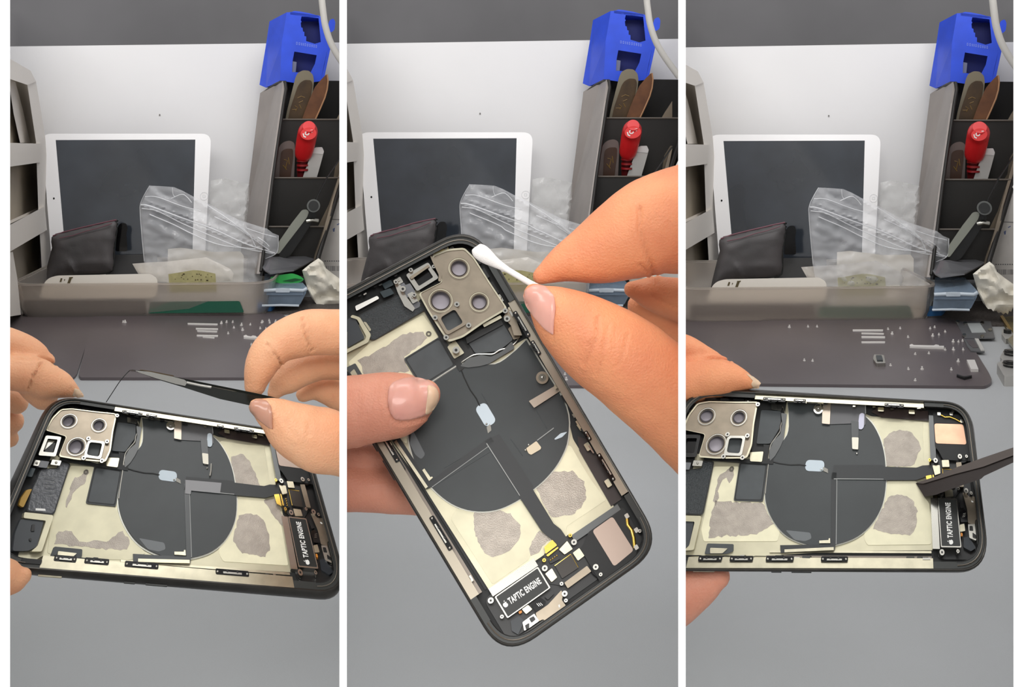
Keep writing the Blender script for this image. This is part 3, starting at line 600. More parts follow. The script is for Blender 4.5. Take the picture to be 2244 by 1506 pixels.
def mat_bits(B):
    zt = .003; P = lambda x, y, h=0: desk(x, y, zt) + Vector((0, 0, h))
    if B.i == 0:
        z2 = lambda x, y: (x * .5484, 680 + y * .5484)
        sc = [z2(*p) for p in [(500, 50), (905, 50), (935, 72), (885, 52), (970, 82), (1050, 48), (1078, 52), (1000, 60), (965, 62), (1040, 75), (1090, 75), (912, 95)]] + [(485, 710), (497, 707), (510, 707), (531, 724), (574, 708), (583, 722), (596, 720), (590, 704), (604, 707), (551, 757), (270, 707)]
        bars = [((411, 711), (477, 712.5), 1), ((429, 722), (478, 723), 1.1), ((432, 727), (476, 728.5), .8), ((431, 737), (478, 738), 1.1), ((444, 740), (470, 742), .7)]
        comb = [(534, 741), (572, 744)]; plates = []
    elif B.i == 1:
        sc = [(1230, 800), (1237, 806), (1252, 806), (1238, 822), (1241, 834), (1180, 708), (1176, 716), (1250, 815), (1170, 724)]; bars = []; comb = None; plates = []
    else:
        z2 = lambda x, y: (1490 + x * .5484, 680 + y * .5484)
        sc = [z2(*p) for p in [(437, 70), (512, 68), (548, 68), (832, 78), (848, 97), (880, 75), (912, 110), (1000, 75), (1010, 105), (1018, 70), (1035, 100), (1060, 88), (1092, 128), (1113, 128), (1130, 125), (995, 175), (1093, 160), (1132, 160), (940, 178), (1060, 160), (968, 238), (913, 238), (940, 283), (1085, 240), (1112, 207), (497, 203), (530, 205), (842, 223)]]
        bars = [(z2(690, 83), z2(812, 83), 1.2), (z2(725, 95), z2(815, 97), .9), (z2(725, 110), z2(820, 111), 1.3), (z2(725, 131), z2(820, 131), 1.1)]
        comb = [z2(918, 148), z2(1055, 153)]
    k = 0
    for (x, y) in sc:
        o = link('tiny_screw', screw(P, x, y, 1.0 if k % 4 else 1.3), SCREWM, B, smooth=False); k += 1
        tag(o, 'tiny silver screw on the wide dark mat ' + WHERE[B.i], 'screw', 'tiny screws on the mat ' + WHERE[B.i])
    names = ['topmost thin silver strip', 'second thin silver strip', 'third thin silver strip', 'fourth thin silver strip', 'lowest thin silver strip']
    for j, (a, b, w) in enumerate(bars):
        o = link('metal_strip', prism(P, rnd([(a[0], a[1] - w), (b[0], b[1] - w), (b[0], b[1] + w), (a[0], a[1] + w)], 1), 0, .0012), SCREWM, B)
        if j in (1, 3):
            pass
        tag(o, names[j] + ' of the stack ' + WHERE[B.i], 'strip', 'thin silver strips on the mat ' + WHERE[B.i])
    if comb:
        (x0, y0), (x1, y1) = comb
        o = link('comb_bar', prism(P, [(x0, y0 - 1.6), (x0 + 5, y0 - 3.5), (x0 + 9, y0 - 1), (x1 - 22, y1 - 3), (x1 - 18, y1 - 5), (x1 - 12, y1 - 4), (x1 - 10, y1 - 2), (x1, y1 - 2), (x1, y1 + 2), (x0, y0 + 2)], 0, .002), SCREWM, B)
        tag(o, 'long silver bar with small tabs on the dark mat ' + WHERE[B.i], 'bar')
    if B.i == 2:
        Z = lambda x, y: (2000 + x * .2059, 560 + y * .2059)
        def pz(pts, h0, h1, m, nm, lab, cat, par=None, holes=()):
            o = link(nm, prism(P, [Z(*p) for p in pts], h0, h1, [[Z(*p) for p in hh] for hh in holes]), m, B, par)
            if par is None: tag(o, lab, cat)
            return o
        q = thing('bracket_plate', 'larger grey bracket plate with pale square window in the right section', 'bracket', tuple(P(2135, 725)))
        pz([(460, 715), (830, 712), (875, 890), (555, 893)], 0, .0014, mat('grey_plate', (104, 104, 106), .4, .3), 'plate', '', '', q)
        pz([(580, 738), (715, 735), (780, 835), (630, 838)], .0014, .0019, mat('pale_window', (168, 172, 172), .5), 'window_pad', '', '', q)
        for c in [(478, 725), (740, 738), (548, 868), (740, 882), (825, 812), (560, 740)]: link('tab', prism(P, circ(*Z(*c), 4.5, 2.6, 10), .0014, .003), STEEL, B, q)
        q = thing('bracket_plate', 'smaller bracket plate with white edge below the larger one in the right section', 'bracket', tuple(P(2133, 762)))
        pz([(545, 905), (700, 908), (765, 1035), (620, 1030), (580, 980)], 0, .0016, mat('grey_plate', (104, 104, 106), .4, .3), 'plate', '', '', q)
        pz([(660, 910), (700, 912), (765, 1035), (725, 1035)], .0016, .003, SPAT, 'white_edge', '', '', q)
        pz([(570, 915), (645, 925), (700, 1000), (640, 1000), (600, 965)], .0016, .002, MATB, 'cutout', '', '', q)
        o = link('silver_chip', prism(P, [Z(*p) for p in [(575, 1140), (660, 1140), (700, 1240), (620, 1240)]], 0, .003), SCREWM, B); tag(o, 'small square silver chip near the right edge of the mat in the right section', 'chip')
        for c in []: pass
        o = link('black_clip', prism(P, [Z(*p) for p in [(470, 1288), (545, 1312), (630, 1300), (630, 1308), (550, 1328), (468, 1298)]], 0, .0025), BLACK, B); tag(o, 'thin black V-shaped clip near the front corner of the mat in the right section', 'clip')
        q = thing('connector_cover', 'small silver connector cover in the middle of the mat in the right section', 'cover', tuple(P(1928, 797)))
        zz = lambda x, y: (1490 + x * .5484, 680 + y * .5484)
        link('cover_frame', prism(P, rnd([zz(775, 190), zz(815, 192), zz(822, 225), zz(785, 226), zz(772, 208)], 2), 0, .0035), STEEL, B, q)
        link('cover_insert', prism(P, rnd([zz(783, 196), zz(806, 197), zz(812, 216), zz(788, 216)], 1.5), .0035, .0045), FOAM, B, q)
        # camera modules and board at the right edge of the bench
        P0 = lambda x, y, h=0: desk(x, y, 0) + Vector((0, 0, h))
        def zz2(x, y): return (2000 + x * .2059, 560 + y * .2059)
        q = thing('camera_module', 'silver camera module with two black lenses at the right edge', 'camera module', tuple(P0(2215, 820)))
        link('module_frame', prism(P0, rnd([zz2(925, 1180), zz2(960, 1120), zz2(1010, 1100), zz2(1200, 1100), zz2(1200, 1395), zz2(970, 1395), zz2(890, 1250), zz2(930, 1235), zz2(955, 1215)], 3), 0, .010, inset=.03), mat('module_metal', (176, 174, 170), .4, .35), B, q)
        for (x, y, r) in ((1045, 1160, 13), (1040, 1285, 13.5)):
            c = P0(*zz2(x, y), .0095); rr = r / F * 1.2
            link('lens_barrel', tube([c, c + Vector((0, 0, .005))], rr, n=24), BLACK, B, q, smooth=True); link('lens_glass', tube([c + Vector((0, 0, .005)), c + Vector((0, 0, .0056))], rr * .6, n=20), SOCKET, B, q)
            link('lens_ring', tube([c + Vector((0, 0, .003)), c + Vector((0, 0, .0034))], rr * 1.15, n=24), STEEL, B, q)
        q = thing('camera_module', 'silver camera module with one black lens beside the golden board', 'camera module', tuple(P0(2205, 740)))
        link('module_frame', prism(P0, rnd([zz2(950, 850), zz2(1030, 825), zz2(1080, 905), zz2(1075, 935), zz2(985, 945), zz2(945, 890)], 2), 0, .006), mat('module_metal', (176, 174, 170), .4, .35), B, q)
        c = P0(*zz2(1010, 882), .006); link('lens_barrel', tube([c, c + Vector((0, 0, .004))], .0042, n=18), BLACK, B, q, smooth=True)
        q = thing('circuit_board', 'golden brown circuit board stack at the far right edge of the bench', 'circuit board', tuple(P0(2220, 720)))
        link('board', prism(P0, [zz2(935, 690), zz2(1200, 672), zz2(1200, 1090), zz2(1090, 1060), zz2(1025, 850), zz2(1000, 800)], 0, .004), BOARDG, B, q)
        link('board_edge', prism(P0, [zz2(930, 700), zz2(960, 690), zz2(1060, 850), zz2(1035, 862)], .004, .0065), GOLD, B, q)
        link('shield', prism(P0, [zz2(1010, 960), zz2(1070, 905), zz2(1200, 1080), zz2(1200, 1100), zz2(1090, 1060)], .004, .007), CHAMP, B, q)
for B in BAYS:
    back_board(B); side_rack(B); tablet(B); tray(B); small_bag(B); organiser(B); magnet_tool(B); right_clutter(B); work_mats(B); mat_bits(B)
# ---------------------------------------------------------------- phone housings (mm coordinates: u along the length from the camera end, v across)
HM = dict(
 R1=[[4.380684682621676, -2.0539299446306662, 117.0], [1.400751424160048, -0.6624985447036296, 865.0], [0.0008531301540866002, -0.004777280408767652, 1.0]],
 R2=[[3.0475321587027646, -6.010491268755201, 1036.0090425531914], [5.04957606691726, 2.199541210925852, 488.50372340425497], [9.772580612306223e-05, -0.0009280300943054633, 1.0]],
 R3=[[5.548142237216881, -6.129605169865843, 1505.97653841291], [0.7320588330470688, 1.6828441185293521, 850.6273068538637], [0.0005878994081457001, -0.0031566951176416887, 1.0]],
 H1=[[4.495830394425342, -2.2057857470526954, 109.29621243775884], [1.4833611800668427, -0.6471952323240806, 863.6582449479381], [0.0008756028808373215, -0.004872614793778603, 1.0]],
 H3=[[5.979463994461857, -5.176275900647283, 1502.9510759094449], [1.0133397655628453, 2.458538776392262, 839.9825366663508], [0.000753086220052444, -0.002605377439745515, 1.0]])
HM['H2'] = HM['R2']; HM = {k: np.array(v) for k, v in HM.items()}; HI = {k: np.linalg.inv(v) for k, v in HM.items()}
ZK = dict(A=(.28549, 1500, 840, 'H3'), B=(.28551, 1840, 840, 'H3'), C=(.30547, 10, 850, 'H1'), D=(.31879, 370, 850, 'H1'), E=(.30543, 755, 500, 'H2'), F=(.27224, 1040, 1040, 'H2'), G=(.33201, 860, 700, 'H2'))
def hap(Hm, x, y):
    w = Hm[2, 0] * x + Hm[2, 1] * y + Hm[2, 2]; return ((Hm[0, 0] * x + Hm[0, 1] * y + Hm[0, 2]) / w, (Hm[1, 0] * x + Hm[1, 1] * y + Hm[1, 2]) / w)
def K(k, pts):
    """outline read off the photograph -> mm on the phone"""
    s, ox, oy, hn = ZK[k]; return [hap(HI[hn], ox + s * x, oy + s * y) for x, y in pts]
L_, W_ = 144.0, 71.4
PPL = []
for B, (px, py, v, e) in zip(BAYS, ((400, 1060, .50, 52), (1080, 960, .42, 38), (1830, 1040, .49, 50))):
    e = math.radians(e); n = (-B.v * math.cos(e) + Vector((0, 0, math.sin(e)))).normalized(); PPL.append((at(B, px, py, v), n))
def phone_P(B):
    Hf, Hr = HM['H%d' % (B.i + 1)], HM['R%d' % (B.i + 1)]; p0, n = PPL[B.i]
    def P(u, v, h=0):
        t = max(0, min(1, h / 6)); a = hap(Hf, u, v); b = hap(Hr, u, v)
        return onpl(a[0] * (1 - t) + b[0] * t, a[1] * (1 - t) + b[1] * t, p0, n, h * .001)
    return P
def rr(u0, v0, u1, v1, r, n=6): return rnd([(u0, v0), (u1, v0), (u1, v1), (u0, v1)], r, n)
def phone(B):
    P = phone_P(B); i = B.i
    lab = ['opened phone housing held flat, tweezers above it, in the left section', 'opened phone housing held tilted under a cotton swab in the middle section', 'opened phone housing with a dark blade on it in the right section'][i]
    c = P(72, 36, -2); t = thing('phone_housing', lab, 'phone housing', tuple(c))
    def add(nm, poly, h0, h1, m, holes=(), par=None, inset=0, smooth=False, label=None): return link(nm, prism(P, poly, h0, h1, holes, inset=inset), m, B, par or t, smooth=smooth, label=label)
    # --- outer frame, a continuous profile around the housing
    def ring(ins, h, r=14): return [P(u, v, h) for u, v in rr(ins, ins, L_ - ins, W_ - ins, r - ins * .6, 10)]
    bm = bmesh.new(); prof = [(2.4, -.9), (1.2, -.6), (.35, .6), (.05, 2.4), (0, 4.6), (.15, 5.8), (.5, 6.2), (.85, 6.1), (1.0, 5.4), (1.2, 5.0), (1.5, 0)]
    R = [[bm.verts.new(p) for p in ring(a, h)] for a, h in prof]
    for a, b in zip(R, R[1:]):
        for k in range(len(a)): bm.faces.new((a[k], a[(k + 1) % len(a)], b[(k + 1) % len(b)], b[k]))
    bm.faces.new(R[0][::-1]); bm.faces.new(R[-1]); link('outer_frame', bm, RIM, B, t, smooth=True)
    # gasket lips on the two short ends
    go, gi = rr(.95, .95, L_ - .95, W_ - .95, 13.4, 10), rr(3.3, 3.3, L_ - 3.3, W_ - 3.3, 11.5, 10)
    sl = lambda l, e: (l[11:33] if e else l[33:44] + l[0:11])
    if i == 2:      # its long middle runs out of sight here: two separate ends
        add('end_gasket', [(20, W_ - .95)] + go[33:44] + gi[33:44][::-1] + [(20, W_ - 3.3)], 2, 5.6, GASK)
        add('end_gasket', go[0:11] + [(33, .95), (33, 3.3)] + gi[0:11][::-1], 2, 5.6, GASK)
    else: add('end_gasket', [(20, W_ - .95)] + sl(go, 0) + [(33, .95), (33, 3.3)] + sl(gi, 0)[::-1] + [(20, W_ - 3.3)], 2, 5.6, GASK)
    add('end_gasket', [(119, .95)] + sl(go, 1) + [(119, W_ - .95), (119, W_ - 3.3)] + sl(gi, 1)[::-1] + [(119, 3.3)], 2, 5.6, GASK)
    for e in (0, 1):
        lp = sl(rr(2.0, 2.0, L_ - 2.0, W_ - 2.0, 12.6, 10), e); link('rim_bead', tube([P(u, v, 5.8) for u, v in lp], .00022, n=5), mat('rim_highlight', (112, 104, 94), .3, .5), B, t)  # lighter bead carries the rim highlight in its colour
        lp = sl(rr(3.2, 3.2, L_ - 3.2, W_ - 3.2, 11.6, 10), e); link('rim_bead', tube([P(u, v, 5.6) for u, v in lp], .00016, n=5), BLACK, B, t)
    # --- floor
    add('base_floor', rr(2.6, 2.6, L_ - 2.6, W_ - 2.6, 12), .02, .1, BLACKM)
    plate = [(12, 30), (48, 30), (48, 4.5), (76, 4.5), (90, 9), (120.5, 8.6), (120.5, 63.2), (78, 64.2), (50, 66.4), (14, 66.6)]
    add('midframe_plate', rnd(plate, 1.0), .1, .35, PLATE)
    # cream glue and bare metal fields
    cream = [K('A', [(225, 640), (420, 640), (385, 905), (610, 915), (640, 990), (735, 1140), (715, 1215), (150, 1215), (130, 1120), (160, 1000)]),
             K('B', [(270, 290), (390, 300), (500, 305), (640, 300), (645, 600), (690, 630), (590, 650), (340, 640), (350, 560), (340, 480), (300, 390), (245, 320)]),
             K('B', [(365, 755), (590, 755), (640, 860), (690, 930), (700, 1240), (215, 1245), (190, 1200), (190, 1150), (250, 1080), (330, 930), (355, 800)])]
    if i != 2: cream[0] = K('C', [(470, 560), (640, 570), (585, 840), (790, 860), (810, 900), (870, 1030), (960, 1135), (1010, 1190), (900, 1240), (550, 1230), (345, 1200), (300, 1190), (330, 960), (400, 760)])
    for pl in cream: add('glue_field', rnd(pl, .8), .35, .5, CREAM)
    if i == 0:
        bare = [K('C', [(585, 595), (600, 615), (570, 690), (520, 725), (490, 760), (460, 830), (440, 870), (430, 850), (450, 790), (480, 680), (500, 650), (560, 620)]),
                K('C', [(390, 1030), (480, 1030), (510, 1090), (560, 1115), (640, 1100), (720, 1110), (790, 1065), (840, 1030), (880, 1080), (895, 1130), (870, 1170), (700, 1160), (355, 1125), (360, 1060)]),
                K('D', [(430, 480), (510, 455), (560, 520), (600, 600), (630, 690), (440, 660), (440, 600)]), K('D', [(480, 880), (550, 865), (620, 885), (655, 920), (690, 1010), (690, 1120), (660, 1170), (590, 1155), (500, 1140), (440, 1060), (460, 960)]),
                K('D', [(650, 775), (740, 760), (765, 850), (800, 900), (780, 950), (730, 900)])]
    elif i == 1:
        bare = [K('F', [(60, 300), (200, 290), (290, 320), (370, 400), (375, 470), (350, 540), (300, 590), (240, 640), (150, 670), (80, 640), (40, 560), (0, 470), (0, 300)]),
                K('F', [(480, 80), (560, 20), (620, -20), (780, -30), (880, 60), (900, 180), (850, 270), (780, 330), (620, 345), (560, 250)]), K('F', [(440, 590), (520, 450), (620, 520), (560, 560), (500, 640), (450, 650)]),
                K('E', [(100, 950), (300, 850), (420, 760), (560, 740), (600, 790), (430, 930), (460, 1030), (140, 1060)])]
    else:
        bare = [K('A', [(355, 645), (380, 655), (385, 700), (350, 770), (330, 720), (300, 740), (265, 800), (260, 900), (240, 950), (225, 900), (245, 790), (260, 720)]),
                K('A', [(200, 1040), (240, 900), (400, 915), (605, 920), (640, 1000), (690, 1080), (640, 1110), (560, 1160), (440, 1165), (350, 1180), (330, 1170), (190, 1190)]),
                K('B', [(340, 430), (400, 375), (480, 360), (560, 385), (610, 450), (622, 500), (600, 560), (560, 640), (440, 645), (350, 640), (350, 560)]), K('B', [(370, 880), (440, 855), (520, 865), (560, 900), (595, 980), (590, 1100), (555, 1165), (480, 1165), (380, 1155), (260, 1120), (300, 1020), (350, 930)])]
    def rag(pl, a=.35):
        o = []; rs = random.Random(len(pl))
        for k in range(len(pl)):
            p, q = pl[k], pl[(k + 1) % len(pl)]; d = math.dist(p, q); m = max(1, int(d / 1.1))
            for j in range(m): o.append((p[0] + (q[0] - p[0]) * j / m + rs.uniform(-a, a), p[1] + (q[1] - p[1]) * j / m + rs.uniform(-a, a)))
        return o
    for pl in bare: add('bare_patch', rag(pl), .5, .56, BARE)
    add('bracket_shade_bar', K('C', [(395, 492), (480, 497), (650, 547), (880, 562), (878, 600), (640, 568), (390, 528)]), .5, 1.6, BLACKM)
    add('rivet_hole', circ(28.5, 35.2, 1.0), .5, .8, mat('dull_hole', (96, 92, 82), .5), [circ(28.5, 35.2, .45, n=12)])
    # --- charging coil sheet
    coil = [(48.6, 5.2), (60, 5.0), (78, 5.0), (88.5, 10.4), (93.8, 17), (96.6, 24), (97.8, 31), (98.1, 39), (96.6, 47), (92.3, 54), (86, 59), (78, 61.8), (70, 62.8), (62, 61.5), (55.6, 59), (50.6, 55), (46.8, 50), (44.6, 44), (44.2, 33.6), (45.2, 28), (50.5, 20), (50.2, 12)]
    coil2 = [tuple(q) for q in catmull(coil + [coil[0]], 4)[:-1]]
    cx, cy = 72, 36
    add('coil_border', [(cx + (u - cx) * 1.018, cy + (v - cy) * 1.018) for u, v in coil2], .5, .75, mat('coil_pale_edge', (200, 200, 190), .4, .3))
    add('coil_sheet', coil2, .5, 1.3, COIL, smooth=False)
    if i != 2: pass
    add('sheet_window', rnd(K('A', [(780, 1130), (970, 1150), (980, 1195), (930, 1215), (850, 1205)]), .8), 1.3, 1.34, mat('coil_grey_window', (96, 100, 102), .35))
    # seam running from the camera bracket to the sticker
    link('sheet_seam', tube([P(u, v, 1.35) for u, v in [(45, 31.5), (49, 32.2), (54, 32.6), (58, 32.3), (61, 32.6)]], .00028, n=6), BLACKM, B, t)
    add('adhesive_residue', rag([(68.8, 33), (71.2, 33.6), (71, 35), (68.9, 34.6)], .3), 1.3, 1.5, mat('grey_residue', (140, 138, 130), .5))
    link('magnet_sticker', prism(P, rr(60.6, 30.1, 69.2, 34.7, 2.2), 1.3, 1.42), BLUEOV, B, t, label='pale blue oval sticker')
    # upper patch beside the bracket and its bead
    add('foam_patch', rnd(K('A', [(590, 205), (742, 212), (742, 330), (700, 400), (660, 465), (555, 465)]), .8), .5, 1.0, FOAM)
    add('foam_patch', rnd(K('A', [(425, 605), (640, 618), (605, 910), (380, 905)]), .8), .5, 1.0, FOAM)
    add('patch_outline', rnd(K('A', [(428, 612), (634, 624), (600, 903), (386, 898)]), .8), 1.0, 1.06, BLACKM, [rnd(K('A', [(436, 620), (626, 632), (593, 894), (395, 890)]), .8)])
    for pts in (K('A', [(748, 170), (766, 200), (766, 260), (742, 320), (735, 370), (700, 420), (662, 480), (650, 560), (645, 625), (632, 740), (622, 850)]),):
        link('silver_bead', tube([P(u, v, 1.2) for u, v in catmull(pts, 4)], .00035, n=6), STEEL, B, t, smooth=True)
    add('flange', rnd(K('A', [(745, 225), (790, 235), (780, 310), (765, 430), (740, 490), (700, 560), (660, 600), (655, 520), (690, 440), (740, 390), (755, 310)]), .6), 1.3, 1.7, mat('dark_flange', (84, 86, 86), .32))
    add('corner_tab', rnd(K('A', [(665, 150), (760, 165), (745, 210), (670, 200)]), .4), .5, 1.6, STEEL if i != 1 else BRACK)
    add('black_link', K('A', [(520, 490), (610, 490), (610, 470), (660, 475), (650, 610), (600, 600), (520, 530)]), .6, 1.2, BLACKM)
    add('screw_plate', rnd(K('A', [(505, 530), (612, 525), (600, 605), (510, 600)]), .5), 1.2, 2.2, CHAMP)
    # --- L strap and flex ribbon
    strap = K('A', [(1132, 690), (1172, 690), (1165, 1230), (1155, 1280), (745, 1305), (740, 1245), (1130, 1240)]) if i != 0 else K('A', [(1132, 690), (1172, 690), (1165, 1230), (1155, 1280), (745, 1305), (740, 1245), (1130, 1240)])
    add('l_strap', strap, 1.3, 1.6, STRAP if i == 0 else FLEX)  # left strap coloured lighter than the others for its sheen
    add('strap_outline', K('A', [(1168, 720), (1176, 720), (1170, 1238), (1164, 1238)]), 1.3, 1.5, mat('pale_line', (150, 152, 150), .4))
    add('strap_inlay', K('A', [(775, 1278), (1150, 1262), (1150, 1285), (775, 1300)]), 1.75, 1.95, CHAMP)
    add('strap_inlay', K('A', [(1040, 1212), (1110, 1208), (1112, 1195), (1122, 1195), (1124, 1232), (1040, 1232)]), 1.3, 1.9, CHAMP)
    add('corner_pad', rnd(K('A', [(180, 1230), (380, 1235), (380, 1290), (330, 1310), (160, 1310)]), .5), .5, 1.1, FOAM)
    add('corner_pad_silver', rnd(K('A', [(205, 1262), (340, 1268), (300, 1305), (205, 1305)]), .4), 1.1, 1.6, CHAMP)
    flex = K('B', [(-40, 632), (335, 635), (350, 648), (590, 658), (640, 640), (690, 638), (715, 640), (722, 712), (690, 715), (640, 735), (590, 752), (345, 752), (330, 742), (-60, 742)])
    add('flex_ribbon', flex, 1.3, 1.6, FLEX)
    add('ribbon_line', K('B', [(-40, 736), (340, 742), (340, 747), (-40, 742)]), 1.6, 1.66, mat('pale_line', (150, 152, 150), .4))
    if i == 0: add('strap_head', K('D', [(110, 640), (360, 662), (350, 735), (150, 715), (145, 740), (108, 735)]), 1.6, 1.8, mat('sheen_strap', (118, 118, 120), .3), label='strap head with its sheen in lighter grey')  # sheen put into the lighter strap colour
    # side tongue
    bar = K('A', [(1070, 95), (1132, 100), (1122, 318), (1062, 310)])
    if i == 1: bar = K('G', [(900, 540), (1085, 432), (1112, 470), (935, 585)])
    add('silver_tongue', rnd(bar, .3), 1.6, 2.2, mat('satin_tongue', (176, 164, 150), .35, .7))
    if i != 1:
        add('tongue_flap', rnd(K('B', [(-125, 95), (205, 150), (205, 320), (150, 360), (150, 310), (-130, 320)]), .4), 1.3, 1.6, mat('grey_flap', (86, 86, 88), .4))
        tail = K('B', [(95, 290), (152, 300), (152, 420), (98, 420)]); add('ribbon_tail', tail, 1.6, 1.9, STRAP)
        add('tail_tip', rnd(K('B', [(100, 420), (152, 422), (148, 515), (103, 510)]), .4), 1.6, 2.1, mat('cream_tip', (226, 222, 206), .5))
        add('oval_window', rnd(K('B', [(158, 240), (178, 230), (196, 238), (192, 340), (176, 360), (150, 355), (150, 300)]), 1.2), 1.62, 1.7, mat('pale_lilac_pad', (196, 196, 214), .5) if i == 2 else BLUEOV)
        add('flap_line', K('B', [(200, 150), (207, 150), (209, 235), (203, 235)]), 1.6, 1.75, mat('pale_line', (150, 152, 150), .4))
    else:
        add('tail_tip', rnd(K('G', [(882, 852), (950, 803), (982, 845), (978, 858), (915, 895), (898, 885)]), .4), 1.3, 1.7, mat('beige_tip', (204, 190, 164), .5))
        add('oval_window', rnd(K('G', [(1068, 790), (1110, 752), (1155, 742), (1120, 778), (1075, 795)]), .5), 1.32, 1.4, BLUEOV)
        link('ribbon_line', tube([P(u, v, 1.4) for u, v in K('G', [(955, 800), (1065, 718)])], .0002, n=6), mat('pale_line', (150, 152, 150), .4), B, t)
        for a_, b_ in (((340, 980), (700, 775)), ((300, 1085), (650, 870)), ((780, 790), (860, 900)), ((950, 600), (1020, 720)), ((590, 490), (630, 560))):
            link('sheet_seam', tube([P(u, v, 1.36) for u, v in K('G', [a_, b_])], .00014, n=6), FOAM, B, t)
    for u, v in ((83, 24.5), (84, 26.5), (68, 33.9)): link('screw_stud', ball(P(u, v, 1.5), .0005, sub=1), STEEL, B, t)
    if i == 0: link('loose_pin', tube([P(u, v, 2) for u, v in K('D', [(290, 530), (287, 580), (280, 615)])], .0004, n=8), STEEL, B, t)
    if i == 1:
        ex = lambda nm, pts, h0, h1, m, r=.3: add(nm, rnd(K('E', pts), r, 2), h0, h1, m)
        ex('contact_strip', [(608, 182), (650, 162), (700, 130), (738, 118), (748, 150), (700, 168), (640, 198)], 1, 4.4, mat('dull_gold', (150, 138, 96), .35, .7))
        for x, y, r in ((722, 135, 1.0), (655, 160, .6), (625, 185, .7), (418, 436, 1.1), (368, 385, .8), (500, 478, .8), (475, 300, .8), (640, 275, .7), (1166, 650, 1.2), (800, 875, 1.3)):
            u, v = K('E', [(x, y)])[0]; add('machine_screw', circ(u, v, r, n=14), 1, 4.6, STEEL); add('screw_socket', circ(u, v, r * .45, n=6), 4.6, 4.66, BLACK)
        ex('teal_connector', [(252, 458), (330, 430), (356, 470), (282, 502)], 1, 3.4, mat('teal_black_connector', (36, 48, 52), .4))
        ex('link_bracket', [(348, 372), (385, 380), (450, 500), (505, 575), (490, 600), (430, 560), (385, 470)], 1.7, 3.0, STEEL)
        ex('smoke_tab', [(410, 420), (470, 395), (510, 460), (450, 500)], 2.2, 3.2, mat('smoke_tab', (104, 106, 110), .35))
        ex('module_arm', [(465, 352), (600, 262), (612, 275), (480, 368)], 3.6, 4.2, BRACK)
        ex('module_arm', [(610, 190), (650, 220), (700, 330), (690, 385), (672, 380), (676, 335), (630, 240)], 3.6, 4.8, BRACK)
        ex('side_bracket', [(1140, 640), (1182, 560), (1205, 545), (1240, 680), (1275, 770), (1215, 770), (1195, 700)], 1.5, 4.0, BRACK)
        ex('pale_strip', [(990, 690), (1118, 624), (1130, 644), (1002, 712)], 1.5, 3.6, CHAMP)
        ex('black_channel', [(870, 790), (1120, 655), (1140, 690), (880, 830)], .9, 2.2, BLACKM)
        for k in range(16):
            x = 60 + k * 37; y = 500 - k * 22 + (k % 3) * 9; ex('rim_fitting', [(x, y), (x + 22, y - 12), (x + 26, y - 4), (x + 5, y + 9)], 2, 3.4 + (k % 3) * .6, (BLACK, GASK, STEEL, SOCKET)[k % 4])
    # --- side rails with their clips
    def rail(u0, u1, va, vb, sgn, positions):
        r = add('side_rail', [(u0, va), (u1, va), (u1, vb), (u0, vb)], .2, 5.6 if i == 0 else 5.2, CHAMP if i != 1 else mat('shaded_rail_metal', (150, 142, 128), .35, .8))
        add('rail_groove', [(u0 + 1, vb - sgn * .25), (u1 - 1, vb - sgn * .25), (u1 - 1, vb + sgn * .1), (u0 + 1, vb + sgn * .1)], 3, 5.9, BLACKM, par=r) if False else None
        for (a, b) in positions:
            add('clip_slot', rr(a, min(vb - sgn * 1.3, vb + sgn * .5), b, max(vb - sgn * 1.3, vb + sgn * .5), .5, 3), 3, 5.75, SOCKET)
            m = (a + b) / 2
            for q in (a + .8, b - .8): link('clip_pin', ball(P(q, vb - sgn * .5, 5.8), .0006, sub=1), STEEL, B, t, smooth=True)
            add('clip_bar', [(m - (b - a) * .28, vb - sgn * .9), (m + (b - a) * .28, vb - sgn * .9), (m + (b - a) * .28, vb - sgn * .35), (m - (b - a) * .28, vb - sgn * .35)], 5.6, 6.2, STEEL)
            for q in (m - (b - a) * .15, m + (b - a) * .15): add('clip_notch', [(q - .35, vb - sgn * .5), (q + .35, vb - sgn * .5), (q + .35, vb + sgn * .1), (q - .35, vb + sgn * .1)], 5.6, 6.25, BLACK)
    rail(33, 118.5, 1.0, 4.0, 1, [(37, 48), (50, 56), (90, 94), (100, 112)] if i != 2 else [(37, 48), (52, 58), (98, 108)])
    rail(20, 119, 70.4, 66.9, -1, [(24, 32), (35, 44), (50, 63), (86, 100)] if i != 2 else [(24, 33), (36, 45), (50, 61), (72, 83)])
    add('rail_end_notch', rr(13, 68.2, 20, 69.6, .5), 5.2, 5.9, BLACKM)
    for u, v, r in ((64, 7.2, 2.4),):
        add('round_lug', circ(u, v, r), 1.0, 2.4, STEEL if i != 1 else BRACK); add('lug_recess', circ(u, v, r * .62, n=16), 2.4, 2.45, mat('dull_hole', (96, 92, 82), .5)); link('lug_stud', ball(P(u, v, 2.6), .0006, sub=1), STEEL, B, t)
    rs = random.Random(21 + i)
    for k in range(22):
        u = rs.uniform(34, 117) if k % 2 else rs.uniform(22, 117); sd = k % 2; v = rs.uniform(3.9, 4.8) if sd else rs.uniform(66.0, 66.9); w = rs.uniform(.8, 3.5)
        add('rail_fitting', [(u, v), (u + w, v), (u + w, v + rs.uniform(.4, .9)), (u, v + .7)], 1.5, rs.uniform(3.5, 5.4), rs.choice([STEEL, CHAMP, BLACK, GASK]))
    for u, v in ((94, 5.2), (110, 5.6)): add('rail_tab', rr(u, v - .6, u + 3, v + 1.4, .4), 2, 3.4, CHAMP)
    # inner wall ledges beside the plate
    add('wall_ledge', [(49, 66.2), (119, 65.6), (119, 66.9), (49, 66.9)], .3, 1.6, mat('ledge_metal', (120, 112, 104), .35, .7))
